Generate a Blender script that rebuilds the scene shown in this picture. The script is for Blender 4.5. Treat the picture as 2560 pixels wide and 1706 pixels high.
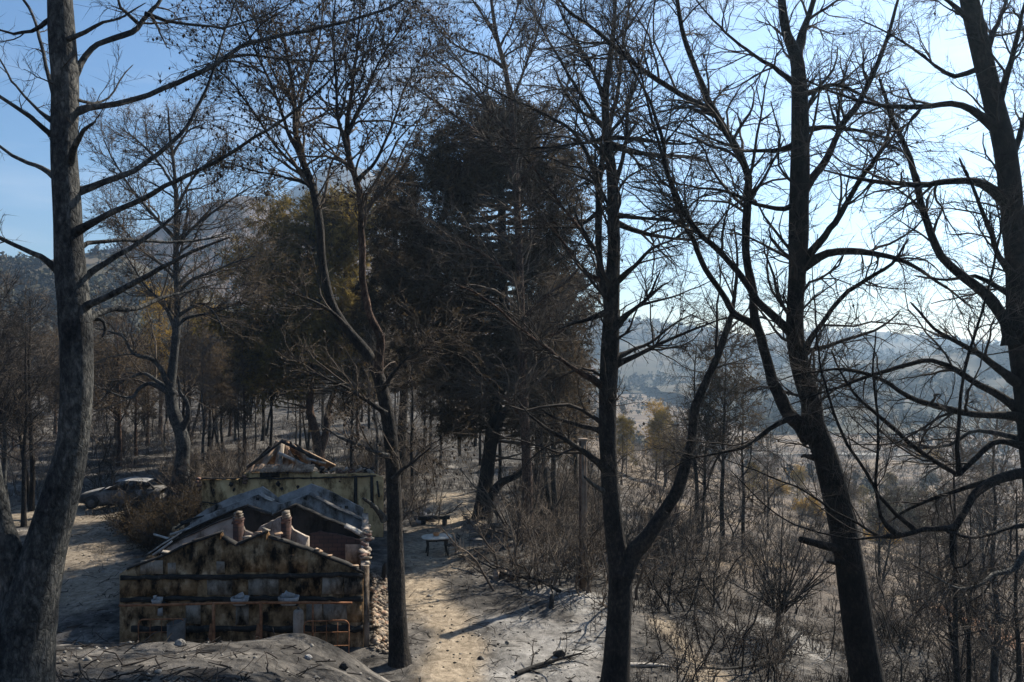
import bpy, math, random
import numpy as np
from mathutils import Vector

random.seed(7)
RNG = np.random.default_rng(7)
SC = bpy.context.scene
COL = SC.collection
for o in list(bpy.data.objects):
    bpy.data.objects.remove(o)

# ------------------------------------------------------------------ camera, sky, sun, exposure
F = 1971.0            # focal length in photograph pixels (2560 wide)
EYE = 8.4             # eye height above the yard of the burnt house
HORIZ = 870.0
cam_d = bpy.data.cameras.new('camera')
cam = bpy.data.objects.new('camera', cam_d)
COL.objects.link(cam)
cam.location = (0, 0, EYE)
cam.rotation_euler = (math.radians(90), 0, 0)
cam_d.sensor_width = 36.0
cam_d.lens = 36.0 * F / 2560.0
cam_d.shift_y = (HORIZ - 853.0) / 2560.0
cam_d.clip_start = 0.1
cam_d.clip_end = 12000
SC.camera = cam

SUN_AZ = math.radians(45)     # to the right of the view axis
SUN_EL = math.radians(40)
world = bpy.data.worlds.new('World')
SC.world = world
world.use_nodes = True
wn, wl = world.node_tree.nodes, world.node_tree.links
wn.clear()
w_out = wn.new('ShaderNodeOutputWorld')
w_bg = wn.new('ShaderNodeBackground')
w_sky = wn.new('ShaderNodeTexSky')
w_sky.sky_type = 'NISHITA'
w_sky.sun_disc = False
w_sky.sun_elevation = SUN_EL
w_sky.sun_rotation = SUN_AZ
w_sky.altitude = 150
w_sky.air_density = 1.0
w_sky.dust_density = 0.45
w_sky.ozone_density = 3.0
w_bg.inputs['Strength'].default_value = 0.064
# thin veils of high cloud
w_tc = wn.new('ShaderNodeTexCoord')
w_map = wn.new('ShaderNodeMapping')
w_map.inputs['Scale'].default_value = (1.6, 1.6, 9.0)
w_no = wn.new('ShaderNodeTexNoise')
w_no.inputs['Scale'].default_value = 2.2
w_no.inputs['Detail'].default_value = 5
w_no.inputs['Roughness'].default_value = 0.55
w_rmp = wn.new('ShaderNodeMapRange')
w_rmp.inputs['From Min'].default_value = 0.50
w_rmp.inputs['From Max'].default_value = 0.78
w_rmp.inputs['To Max'].default_value = 0.35
w_mix = wn.new('ShaderNodeMixRGB')
w_mix.inputs['Color2'].default_value = (7.6, 8.0, 8.6, 1)
wl.new(w_tc.outputs['Generated'], w_map.inputs['Vector'])
wl.new(w_map.outputs['Vector'], w_no.inputs['Vector'])
wl.new(w_no.outputs['Fac'], w_rmp.inputs['Value'])
wl.new(w_rmp.outputs['Result'], w_mix.inputs['Fac'])
wl.new(w_sky.outputs['Color'], w_mix.inputs['Color1'])
w_hs = wn.new('ShaderNodeHueSaturation')
w_hs.inputs['Saturation'].default_value = 1.18
wl.new(w_mix.outputs['Color'], w_hs.inputs['Color'])
wl.new(w_hs.outputs['Color'], w_bg.inputs['Color'])
wl.new(w_bg.outputs['Background'], w_out.inputs['Surface'])

sun_d = bpy.data.lights.new('sun', 'SUN')
sun_d.energy = 5.0
sun_d.angle = math.radians(0.53)
sun_d.color = (1.0, 0.92, 0.79)
sun = bpy.data.objects.new('sun', sun_d)
COL.objects.link(sun)
to_sun = Vector((math.sin(SUN_AZ) * math.cos(SUN_EL), math.cos(SUN_AZ) * math.cos(SUN_EL), math.sin(SUN_EL)))
sun.rotation_euler = to_sun.to_track_quat('Z', 'Y').to_euler()
sun.location = (30, 30, 60)

SC.view_settings.view_transform = 'Standard'
SC.view_settings.look = 'None'
SC.view_settings.exposure = 1.15
SC.view_settings.gamma = 1.0
SC.view_settings.use_curve_mapping = False
SC.cycles.use_denoising = True
SC.cycles.max_bounces = 6
SC.cycles.diffuse_bounces = 3
SC.cycles.glossy_bounces = 2
SC.cycles.transparent_max_bounces = 8
SC.cycles.volume_bounces = 0

# ------------------------------------------------------------------ helpers
def px(u, v, d):
    """point at depth d (metres along the view axis) seen at photograph pixel u, v"""
    return np.array([(u - 1280.0) / F * d, d, EYE - (v - HORIZ) / F * d])

def rad(w, d):
    return w * 0.5 / F * d * 0.92

def _hash(ix, iy, s):
    h = (ix.astype(np.int64) * 374761393 + iy.astype(np.int64) * 668265263 + s * 1442695041) & 0xFFFFFFFF
    h = ((h ^ (h >> 13)) * 1274126177) & 0xFFFFFFFF
    return ((h ^ (h >> 16)) & 0xFFFF) / 65535.0

def vnoise(x, y, s=0):
    x = np.asarray(x, float); y = np.asarray(y, float)
    ix = np.floor(x); iy = np.floor(y)
    fx = x - ix; fy = y - iy
    fx = fx * fx * (3 - 2 * fx); fy = fy * fy * (3 - 2 * fy)
    a = _hash(ix, iy, s); b = _hash(ix + 1, iy, s); c = _hash(ix, iy + 1, s); d = _hash(ix + 1, iy + 1, s)
    return (a * (1 - fx) + b * fx) * (1 - fy) + (c * (1 - fx) + d * fx) * fy

def fbm(x, y, s=0, oct=4):
    v = 0; a = 0.5; t = 0
    for i in range(oct):
        v = v + a * vnoise(x * 2 ** i, y * 2 ** i, s + i * 17); t += a; a *= 0.5
    return v / t

def sstep(a, b, x):
    t = np.clip((np.asarray(x, float) - a) / (b - a), 0, 1)
    return t * t * (3 - 2 * t)

def mesh_np(name, V, Q=None, T=None, smooth=False):
    me = bpy.data.meshes.new(name)
    V = np.asarray(V, np.float32)
    loops = []; starts = []; tot = []
    n = 0
    if Q is not None and len(Q):
        Q = np.asarray(Q, np.int32); loops.append(Q.ravel()); starts.append(np.arange(len(Q)) * 4); tot.append(np.full(len(Q), 4)); n = len(Q) * 4
    if T is not None and len(T):
        T = np.asarray(T, np.int32); loops.append(T.ravel()); starts.append(n + np.arange(len(T)) * 3); tot.append(np.full(len(T), 3))
    L = np.concatenate(loops); S = np.concatenate(starts).astype(np.int32); C = np.concatenate(tot).astype(np.int32)
    me.vertices.add(len(V)); me.vertices.foreach_set('co', V.ravel())
    me.loops.add(len(L)); me.loops.foreach_set('vertex_index', L)
    me.polygons.add(len(S)); me.polygons.foreach_set('loop_start', S); me.polygons.foreach_set('loop_total', C)
    if smooth:
        me.polygons.foreach_set('use_smooth', np.ones(len(S), bool))
    me.update(calc_edges=True)
    return me

def tag(o, label=None, cat=None, group=None, kind=None):
    if label: o['label'] = label
    if cat: o['category'] = cat
    if group: o['group'] = group
    if kind: o['kind'] = kind
    return o

def obj(name, me, mat=None, parent=None, loc=None):
    o = bpy.data.objects.new(name, me)
    COL.objects.link(o)
    if mat is not None and me is not None and len(me.materials) == 0:
        me.materials.append(mat)
    if parent is not None: o.parent = parent
    if loc is not None: o.location = loc
    return o

def empty(name, loc=(0, 0, 0), rz=0.0):
    o = bpy.data.objects.new(name, None)
    COL.objects.link(o)
    o.location = loc; o.rotation_euler = (0, 0, rz)
    o.empty_display_size = 0.2
    return o

def copy_tree(o, loc, rz, scale, parent=None):
    c = o.copy(); COL.objects.link(c)
    c.location = loc; c.rotation_euler = (0, 0, rz); c.scale = scale
    for ch in list(o.children):
        k = ch.copy(); COL.objects.link(k); k.parent = c
        for g in ch.children:
            q = g.copy(); COL.objects.link(q); q.parent = k
    return c

class Acc:
    """collects quads and triangles of one mesh"""
    def __init__(s): s.V = []; s.Q = []; s.T = []; s.n = 0
    def add(s, V, Q=None, T=None):
        V = np.asarray(V, float).reshape(-1, 3)
        if Q is not None and len(Q): s.Q.append(np.asarray(Q) + s.n)
        if T is not None and len(T): s.T.append(np.asarray(T) + s.n)
        s.V.append(V); s.n += len(V)
    def box(s, c, sz, rz=0.0, tilt=0.0, jit=0.0):
        x, y, z = [q * 0.5 for q in sz]
        v = np.array([[-x, -y, -z], [x, -y, -z], [x, y, -z], [-x, y, -z], [-x, -y, z], [x, -y, z], [x, y, z], [-x, y, z]])
        if jit: v = v + RNG.normal(0, jit, v.shape)
        ct, st = math.cos(tilt), math.sin(tilt)
        v = v @ np.array([[ct, 0, st], [0, 1, 0], [-st, 0, ct]]).T
        cr, sr = math.cos(rz), math.sin(rz)
        v = v @ np.array([[cr, -sr, 0], [sr, cr, 0], [0, 0, 1]]).T
        s.add(v + np.array(c), [[0, 3, 2, 1], [4, 5, 6, 7], [0, 1, 5, 4], [1, 2, 6, 5], [2, 3, 7, 6], [3, 0, 4, 7]])
    def tube(s, pts, r, S=8, cap=True):
        P = np.asarray(pts, float)[None]; R = np.broadcast_to(np.asarray(r, float), (len(pts),))[None]
        V, Q = tubes(P, R, S)
        n0 = len(V)
        T = []
        if cap:
            V = np.vstack([V, P[0, :1], P[0, -1:]])
            K = len(pts)
            for i in range(S):
                T.append([n0, (i + 1) % S, i]); T.append([n0 + 1, (K - 1) * S + i, (K - 1) * S + (i + 1) % S])
        s.add(V, Q, T)
    def mesh(s, name, smooth=False):
        V = np.vstack(s.V)
        Q = np.vstack(s.Q) if s.Q else None
        T = np.vstack(s.T) if s.T else None
        return mesh_np(name, V, Q, T, smooth)

def norm(a):
    return a / np.maximum(np.linalg.norm(a, axis=-1, keepdims=True), 1e-9)

def tubes(P, R, S):
    N, K, _ = P.shape
    T = norm(np.gradient(P, axis=1))
    mt = np.abs(T.mean(axis=1))
    ref = np.zeros((N, 3)); ref[np.arange(N), mt.argmin(axis=1)] = 1
    ref = np.repeat(ref[:, None, :], K, axis=1)
    N1 = norm(ref - (ref * T).sum(-1, keepdims=True) * T)
    N2 = np.cross(T, N1)
    a = np.arange(S) / S * 2 * np.pi
    V = P[:, :, None, :] + R[:, :, None, None] * (np.cos(a)[None, None, :, None] * N1[:, :, None, :] + np.sin(a)[None, None, :, None] * N2[:, :, None, :])
    i = np.arange(N)[:, None, None] * K * S; k = np.arange(K - 1)[None, :, None] * S; j = np.arange(S)[None, None, :]
    j2 = (j + 1) % S
    Q = np.stack([i + k + j, i + k + j2, i + k + S + j2, i + k + S + j], axis=-1).reshape(-1, 4)
    return V.reshape(-1, 3), Q

def spikes(P, R):
    """straight three-sided twigs, base P[:,0] to tip P[:,-1]"""
    b = P[:, 0]; t = P[:, -1]; d = norm(t - b)
    s = norm(np.cross(d, RNG.normal(size=d.shape))); q = np.cross(d, s); r = R[:, :1]
    V = np.stack([b + s * r, b - s * r * 0.5 + q * r * 0.87, b - s * r * 0.5 - q * r * 0.87, t], 1).reshape(-1, 3)
    T = (np.array([[0, 1, 3], [1, 2, 3], [2, 0, 3]])[None] + (np.arange(len(P)) * 4)[:, None, None]).reshape(-1, 3)
    return V, T

def resample(pts, rs, step):
    """Catmull-Rom through pts, sampled about every step metres"""
    P = np.asarray(pts, float); R = np.asarray(rs, float)
    A = np.vstack([2 * P[0] - P[1], P, 2 * P[-1] - P[-2]])
    Ra = np.concatenate([[R[0]], R, [R[-1]]])
    out = []; ro = []
    for i in range(1, len(A) - 2):
        n = max(2, int(np.linalg.norm(A[i + 1] - A[i]) / step))
        for t in np.arange(n) / n:
            t2, t3 = t * t, t * t * t
            out.append(0.5 * (2 * A[i] + (A[i + 1] - A[i - 1]) * t + (2 * A[i - 1] - 5 * A[i] + 4 * A[i + 1] - A[i + 2]) * t2 + (3 * A[i] - A[i - 1] - 3 * A[i + 1] + A[i + 2]) * t3))
            ro.append(Ra[i] * (1 - t) + Ra[i + 1] * t)
    out.append(A[-2]); ro.append(Ra[-2])
    return np.array(out), np.array(ro)

def grow(P, R, n, t0, t1, ang, length, K, up, wig, rf, rmin, ltaper=0.5, tip=0.35, flat=0.0):
    """n children for each parent polyline; P (N,K,3), R (N,K)"""
    N, KP, _ = P.shape
    if N == 0: return np.zeros((0, K, 3)), np.zeros((0, K))
    n = max(1, int(n))
    t = RNG.uniform(t0, t1, (N, n))
    f = t * (KP - 1); i = np.clip(f.astype(int), 0, KP - 2); w = (f - i)[..., None]
    idx = np.arange(N)[:, None]
    p0 = P[idx, i] * (1 - w) + P[idx, i + 1] * w
    r0 = R[idx, i] * (1 - w[..., 0]) + R[idx, i + 1] * w[..., 0]
    T = norm(P[idx, i + 1] - P[idx, i])
    rv = RNG.normal(size=T.shape); rv[..., 2] *= (1 - flat)
    perp = norm(rv - (rv * T).sum(-1, keepdims=True) * T)
    a = np.radians(RNG.uniform(ang[0], ang[1], (N, n)))[..., None]
    D = norm(np.cos(a) * T + np.sin(a) * perp)
    L = RNG.uniform(length[0], length[1], (N, n)) * (1 - ltaper * t)
    p0 = p0.reshape(-1, 3); D = D.reshape(-1, 3); L = L.ravel(); r0 = r0.ravel()
    M = len(p0)
    Pn = np.zeros((M, K, 3)); Pn[:, 0] = p0
    for k in range(1, K):
        D = norm(D + RNG.normal(0, wig, D.shape) + np.array([0, 0, up]))
        Pn[:, k] = Pn[:, k - 1] + D * (L / (K - 1))[:, None]
    rs = np.clip(np.minimum(r0 * rf, L * 0.022 + 0.002), rmin, None)
    Rn = rs[:, None] * np.linspace(1, tip, K)[None, :]
    Rn = np.maximum(Rn, rmin * 0.75)
    return Pn, Rn

def tufts(P, R, per, blade, width, spread, droop=0.1):
    """needle blades (one triangle each) along the outer part of twigs"""
    N, K, _ = P.shape
    t = RNG.uniform(0.35, 1.0, (N, per)); f = t * (K - 1); i = np.clip(f.astype(int), 0, K - 2); w = (f - i)[..., None]
    idx = np.arange(N)[:, None]
    p = (P[idx, i] * (1 - w) + P[idx, i + 1] * w).reshape(-1, 3)
    T = norm(P[idx, i + 1] - P[idx, i]).reshape(-1, 3)
    d = norm(T + RNG.normal(0, spread, T.shape) + np.array([0, 0, -droop]))
    s = norm(np.cross(d, RNG.normal(size=d.shape)))
    L = blade * RNG.uniform(0.6, 1.25, (len(p), 1)); W = width * RNG.uniform(0.6, 1.3, (len(p), 1))
    V = np.stack([p - s * W * 0.5, p + s * W * 0.5, p + d * L], axis=1).reshape(-1, 3)
    return V, np.arange(len(V)).reshape(-1, 3)

def blobs(C, r, stretch=1.3):
    """small eight-sided cones (pine cones, stones) at points C"""
    base = np.array([[1, 0, 0], [0, 1, 0], [-1, 0, 0], [0, -1, 0], [0, 0, stretch], [0, 0, -stretch]], float)
    T = np.array([[0, 1, 4], [1, 2, 4], [2, 3, 4], [3, 0, 4], [1, 0, 5], [2, 1, 5], [3, 2, 5], [0, 3, 5]])
    M = len(C)
    rr = np.broadcast_to(np.asarray(r, float), (M,))
    ang = RNG.uniform(0, 6.28, M)
    ca, sa = np.cos(ang), np.sin(ang)
    b = np.repeat(base[None], M, 0) * (1 + RNG.normal(0, 0.22, (M, 6, 1)))
    x = b[..., 0] * ca[:, None] - b[..., 1] * sa[:, None]; y = b[..., 0] * sa[:, None] + b[..., 1] * ca[:, None]
    V = np.stack([x, y, b[..., 2]], -1) * rr[:, None, None] + np.asarray(C)[:, None, :]
    return V.reshape(-1, 3), (T[None] + (np.arange(M) * 6)[:, None, None]).reshape(-1, 3)

# ------------------------------------------------------------------ materials
def mat(name, build, rough=0.9, spec=0.2):
    m = bpy.data.materials.new(name); m.use_nodes = True
    nt = m.node_tree; b = nt.nodes['Principled BSDF']
    b.inputs['Roughness'].default_value = rough
    b.inputs['Specular IOR Level'].default_value = spec
    build(nt, b)
    return m

def N(nt, t, **kw):
    n = nt.nodes.new(t)
    for k, v in kw.items():
        if k in n.inputs: n.inputs[k].default_value = v
        else: setattr(n, k, v)
    return n

def ramp(nt, src, stops):
    r = nt.nodes.new('ShaderNodeValToRGB')
    e = r.color_ramp.elements
    e[0].position, e[0].color = stops[0][0], (*stops[0][1], 1)
    e[1].position, e[1].color = stops[-1][0], (*stops[-1][1], 1)
    for p, c in stops[1:-1]:
        q = e.new(p); q.color = (*c, 1)
    nt.links.new(src, r.inputs['Fac'])
    return r.outputs['Color']

def coords(nt, scale=(1, 1, 1), which='Object'):
    if which == 'Position':
        tc = nt.nodes.new('ShaderNodeNewGeometry'); out = tc.outputs['Position']
    else:
        tc = nt.nodes.new('ShaderNodeTexCoord'); out = tc.outputs[which]
    mp = nt.nodes.new('ShaderNodeMapping'); mp.inputs['Scale'].default_value = scale
    nt.links.new(out, mp.inputs['Vector'])
    return mp.outputs['Vector']

def noise(nt, vec, scale, detail=4, rough=0.55):
    n = nt.nodes.new('ShaderNodeTexNoise')
    n.inputs['Scale'].default_value = scale; n.inputs['Detail'].default_value = detail; n.inputs['Roughness'].default_value = rough
    nt.links.new(vec, n.inputs['Vector'])
    return n.outputs['Fac']

def bump(nt, b, h, strength, dist):
    bp = nt.nodes.new('ShaderNodeBump'); bp.inputs['Strength'].default_value = strength; bp.inputs['Distance'].default_value = dist
    nt.links.new(h, bp.inputs['Height']); nt.links.new(bp.outputs['Normal'], b.inputs['Normal'])

def mixc(nt, fac, a, b, mode='MIX'):
    m = nt.nodes.new('ShaderNodeMixRGB'); m.blend_type = mode
    for s, v in ((m.inputs['Fac'], fac), (m.inputs['Color1'], a), (m.inputs['Color2'], b)):
        if isinstance(v, (int, float)): s.default_value = v
        elif isinstance(v, tuple): s.default_value = (*v, 1)
        else: nt.links.new(v, s)
    return m.outputs['Color']

def bark_mat(name, dark, mid, light, sc=1.0):
    def f(nt, b):
        v = coords(nt, (5 * sc, 5 * sc, 2.6 * sc))
        n1 = noise(nt, v, 3.0, 7, 0.72)
        v2 = coords(nt, (1, 1, 1))
        n2 = noise(nt, v2, 1.6, 6, 0.65)
        c1 = ramp(nt, n1, [(0.32, dark), (0.5, mid), (0.72, light)])
        c2 = ramp(nt, n2, [(0.36, (0.35, 0.35, 0.37)), (0.52, (0.95, 0.93, 0.9)), (0.66, (1.45, 1.36, 1.25))])
        c = mixc(nt, 1.0, c1, c2, 'MULTIPLY')
        vo = nt.nodes.new('ShaderNodeTexVoronoi'); vo.feature = 'DISTANCE_TO_EDGE'; vo.inputs['Scale'].default_value = 2.4
        wv = nt.nodes.new('ShaderNodeTexNoise'); wv.inputs['Scale'].default_value = 1.3; wv.inputs['Detail'].default_value = 4
        nt.links.new(v, wv.inputs['Vector'])
        nt.links.new(mixc(nt, 1.0, v, wv.outputs['Color'], 'ADD'), vo.inputs['Vector'])
        crack = ramp(nt, vo.outputs['Distance'], [(0.0, (0.72, 0.71, 0.70)), (0.12, (0.95, 0.95, 0.95)), (0.3, (1.05, 1.05, 1.05))])
        c = mixc(nt, 1.0, c, crack, 'MULTIPLY')
        nt.links.new(c, b.inputs['Base Color'])
        ad = nt.nodes.new('ShaderNodeMath'); ad.operation = 'ADD'
        nt.links.new(n1, ad.inputs[0]); nt.links.new(crack, ad.inputs[1])
        bump(nt, b, ad.outputs[0], 1.0, 0.035)
    return mat(name, f, 0.92, 0.15)

BARK = bark_mat('bark_charred', (0.010, 0.010, 0.011), (0.030, 0.027, 0.025), (0.085, 0.073, 0.060))
BARK_GREY = bark_mat('bark_ash_grey', (0.016, 0.018, 0.020), (0.056, 0.058, 0.058), (0.165, 0.162, 0.152))
BARK_RED = bark_mat('bark_scorched_red', (0.022, 0.014, 0.011), (0.070, 0.044, 0.033), (0.20, 0.135, 0.098))
BARK_BLACK = bark_mat('bark_black', (0.006, 0.006, 0.0065), (0.016, 0.014, 0.013), (0.046, 0.038, 0.031))

def flat_var(name, stops, scale, rough=0.9, det=3, which='Object', trans=False):
    def f(nt, b):
        v = coords(nt, (1, 1, 1), which)
        c = ramp(nt, noise(nt, v, scale, det, 0.6), stops)
        nt.links.new(c, b.inputs['Base Color'])
        if trans:
            tr = nt.nodes.new('ShaderNodeBsdfTranslucent'); mx = nt.nodes.new('ShaderNodeMixShader'); mx.inputs[0].default_value = 0.42
            out = [n_ for n_ in nt.nodes if n_.type == 'OUTPUT_MATERIAL'][0]
            nt.links.new(c, tr.inputs['Color']); nt.links.new(b.outputs[0], mx.inputs[1]); nt.links.new(tr.outputs[0], mx.inputs[2]); nt.links.new(mx.outputs[0], out.inputs['Surface'])
    return mat(name, f, rough, 0.15)

TWIG = flat_var('twig_dark', [(0.3, (0.013, 0.0115, 0.0105)), (0.7, (0.055, 0.045, 0.037))], 0.8)
TWIG_BROWN = flat_var('twig_brown', [(0.3, (0.027, 0.021, 0.017)), (0.7, (0.122, 0.097, 0.075))], 0.7)
TWIG_GREY = flat_var('twig_grey', [(0.3, (0.050, 0.042, 0.035)), (0.7, (0.21, 0.172, 0.135))], 0.7)
CONE = flat_var('cone_burnt', [(0.3, (0.018, 0.015, 0.013)), (0.7, (0.06, 0.046, 0.036))], 4.0)
NEEDLE_DARK = flat_var('needles_scorched_dark', [(0.3, (0.016, 0.012, 0.007)), (0.5, (0.050, 0.036, 0.020)), (0.72, (0.13, 0.090, 0.048))], 0.55, trans=True)
NEEDLE_OLIVE = flat_var('needles_olive_brown', [(0.3, (0.045, 0.037, 0.011)), (0.5, (0.16, 0.118, 0.034)), (0.72, (0.40, 0.28, 0.08))], 0.45, trans=True)
NEEDLE_BROWN = flat_var('needles_brown', [(0.3, (0.036, 0.027, 0.018)), (0.5, (0.078, 0.057, 0.036)), (0.72, (0.145, 0.104, 0.062))], 0.5, trans=True)
NEEDLE_YELLOW = flat_var('needles_yellow', [(0.3, (0.19, 0.12, 0.025)), (0.7, (0.46, 0.29, 0.06))], 0.5, trans=True)
NEEDLE_GREEN = flat_var('leaves_dull_green', [(0.3, (0.025, 0.030, 0.014)), (0.55, (0.075, 0.062, 0.028)), (0.75, (0.15, 0.085, 0.035))], 0.6, trans=True)

# ------------------------------------------------------------------ terrain
def terrain(x, y):
    x = np.asarray(x, float); y = np.asarray(y, float)
    xe = 3.0 - 0.05 * (y - 20)
    q = np.clip(x - xe, 0, None) * (1 + np.clip(y, 0, 260) / 60.0)
    z = -22.0 * (1 - np.exp(-q * 0.16 / 22.0))
    # beyond the yard the whole land sinks gently to the plain on the right half
    z = z - 2.2 * sstep(110, 260, y) * sstep(-70, 30, x)
    z = np.maximum(z, -22.5)
    # hillside the view is taken from
    z = z + np.clip(20.0 - y, 0, None) * 0.28 * sstep(-1.0, 4.0, 20.0 - y)
    # bank of ash in front of the house
    prof = 1 - sstep(17.3, 20.6, y)
    hb = 1.18 * sstep(-1.2, -5.5, x) * (1 - 0.55 * sstep(-10.2, -13.5, x))
    z = z + hb * prof + 0.5 * sstep(-2.2, -4.6, x) * np.exp(-((y - 18.0) / 1.0) ** 2) * (1 - sstep(-4.2, -6.5, x))
    # unevenness
    far = sstep(25, 120, y)
    z = z + (fbm(x * 0.35, y * 0.35, 3, 4) - 0.5) * (0.28 + 1.2 * far) + (fbm(x * 1.7, y * 1.7, 9, 3) - 0.5) * (0.14 + 0.16 * prof)
    return z

def th(x, y): return float(terrain(np.array([x]), np.array([y]))[0])

def gpx(u, v):
    """ground point seen at pixel u, v"""
    d = 12.0
    for d in np.concatenate([np.arange(12, 60, 0.1), np.arange(60, 400, 0.7)]):
        p = px(u, v, d)
        if p[2] <= th(p[0], p[1]): break
    return np.array([p[0], p[1], th(p[0], p[1])])

def axis(lo, hi, c0, c1, step, gr):
    mid = list(np.arange(c0, c1, step)); a = []; s = step; p = c0
    while p > lo: s *= gr; p -= s; a.append(p)
    b = []; s = step; p = mid[-1]
    while p < hi: s *= gr; p += s; b.append(p)
    return np.array(a[::-1] + mid + b)

GX = axis(-2600, 2600, -14, 14, 0.24, 1.075)
GY = axis(-70, 2400, 11, 42, 0.22, 1.05)
gx, gy = np.meshgrid(GX, GY)
gz = terrain(gx, gy)
nx, ny = len(GX), len(GY)
ii = np.arange(ny - 1)[:, None] * nx + np.arange(nx - 1)[None, :]
GQ = np.stack([ii, ii + 1, ii + nx + 1, ii + nx], -1).reshape(-1, 4)
g_me = mesh_np('ground', np.stack([gx, gy, gz], -1).reshape(-1, 3), GQ, None, True)

def pdist(x, y, pl):
    d = np.full(x.shape, 1e9)
    for (x0, y0, w0), (x1, y1, w1) in zip(pl[:-1], pl[1:]):
        vx, vy = x1 - x0, y1 - y0
        t = np.clip(((x - x0) * vx + (y - y0) * vy) / (vx * vx + vy * vy), 0, 1)
        d = np.minimum(d, np.hypot(x - x0 - t * vx, y - y0 - t * vy) / (w0 + (w1 - w0) * t))
    return d

def gl(lst):
    return [(*gpx(u, v)[:2], w) for u, v, w in lst]

PATH = gl([(1130, 1690, 0.9), (1140, 1610, 0.8), (1100, 1530, 0.75), (1050, 1450, 1.0), (1080, 1400, 1.4), (1110, 1340, 1.7), (1130, 1280, 1.6), (1115, 1240, 1.1)])
YARD = gl([(215, 1500, 1.5), (215, 1440, 2.0), (220, 1380, 2.2), (250, 1290, 3.0), (120, 1290, 3.5), (-60, 1300, 3.5)])
LOWER = gl([(1640, 1550, 0.55), (1690, 1600, 0.6), (1740, 1660, 0.6), (1790, 1720, 0.6)])
PALE = gl([(1290, 1570, 1.2), (1390, 1610, 1.5), (1400, 1690, 1.6), (1260, 1680, 1.0)])
PALE2 = gl([(1380, 1480, 0.7), (1470, 1500, 0.8), (1500, 1570, 0.8)])
PALE3 = gl([(1930, 1560, 0.7), (2000, 1600, 0.9), (2030, 1640, 0.8)])
RED = gl([(2350, 1520, 0.9), (2440, 1560, 1.1), (2560, 1620, 1.3), (2680, 1660, 1.4)])
wob = (fbm(gx * 0.9, gy * 0.9, 31, 4) - 0.5) * 1.5
def mask(pl, a=1.25, b=0.35):
    return 1 - sstep(b, a, pdist(gx, gy, pl) + wob)
m_path = np.maximum(np.maximum(mask(PATH), mask(YARD) * 0.58), mask(LOWER) * 0.8)
m_pale = np.maximum(np.maximum(mask(PALE), mask(PALE2)), mask(PALE3)) * (0.1 + 0.75 * fbm(gx * 2.2, gy * 2.2, 51, 3))
m_red = mask(RED)
m_plain = np.maximum(sstep(55, 140, gy) * sstep(-5, 25, gx), 0.8 * sstep(24, 40, gy) * sstep(4, 12, gx))
for nm, a in (('path', m_path), ('pale', m_pale), ('red', m_red), ('plain', m_plain)):
    at = g_me.attributes.new(nm, 'FLOAT', 'POINT'); at.data.foreach_set('value', a.ravel().astype(np.float32))

def ground_build(nt, b):
    P = coords(nt, (1, 1, 1), 'Position')
    n1 = noise(nt, P, 0.55, 6, 0.62); n2 = noise(nt, P, 4.5, 6, 0.7); n3 = noise(nt, P, 22.0, 4, 0.7); n4 = noise(nt, P, 1.7, 5, 0.65)
    ash = ramp(nt, n1, [(0.30, (0.026, 0.025, 0.024)), (0.46, (0.066, 0.062, 0.058)), (0.62, (0.125, 0.117, 0.108)), (0.78, (0.235, 0.220, 0.200))])
    spk = ramp(nt, n2, [(0.30, (0.35, 0.34, 0.33)), (0.48, (0.92, 0.91, 0.90)), (0.70, (1.35, 1.33, 1.3))])
    c = mixc(nt, 1.0, ash, spk, 'MULTIPLY')
    c = mixc(nt, 1.0, c, ramp(nt, n4, [(0.34, (0.30, 0.30, 0.32)), (0.48, (0.9, 0.9, 0.9)), (0.66, (1.55, 1.52, 1.48))]), 'MULTIPLY')
    tan = ramp(nt, n2, [(0.28, (0.11, 0.088, 0.064)), (0.5, (0.275, 0.222, 0.160)), (0.75, (0.48, 0.40, 0.30))])
    pale = ramp(nt, n2, [(0.3, (0.20, 0.19, 0.175)), (0.5, (0.42, 0.40, 0.37)), (0.7, (0.62, 0.59, 0.55))])
    red = ramp(nt, n2, [(0.3, (0.10, 0.050, 0.028)), (0.7, (0.25, 0.135, 0.075))])
    pl = ramp(nt, noise(nt, coords(nt, (0.05, 0.22, 1), 'Position'), 1.0, 5, 0.6), [(0.3, (0.055, 0.045, 0.038)), (0.5, (0.125, 0.098, 0.076)), (0.62, (0.20, 0.150, 0.098)), (0.75, (0.15, 0.130, 0.112))])
    def at(n):
        a = nt.nodes.new('ShaderNodeAttribute'); a.attribute_name = n; return a.outputs['Fac']
    c = mixc(nt, at('plain'), c, pl)
    c = mixc(nt, at('pale'), c, pale)
    c = mixc(nt, at('path'), c, tan)
    c = mixc(nt, at('red'), c, red)
    k = ramp(nt, n3, [(0.34, (0.45, 0.44, 0.43)), (0.45, (1, 1, 1)), (1.0, (1.08, 1.08, 1.08))])
    c = mixc(nt, 0.8, c, k, 'MULTIPLY')
    nt.links.new(c, b.inputs['Base Color'])
    ad = nt.nodes.new('ShaderNodeMath'); ad.operation = 'ADD'
    nt.links.new(n2, ad.inputs[0]); nt.links.new(n3, ad.inputs[1])
    bump(nt, b, ad.outputs[0], 0.7, 0.06)
GROUND = mat('ash_ground', ground_build, 0.95, 0.1)
tag(obj('ground', g_me, GROUND), kind='structure')

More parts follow.
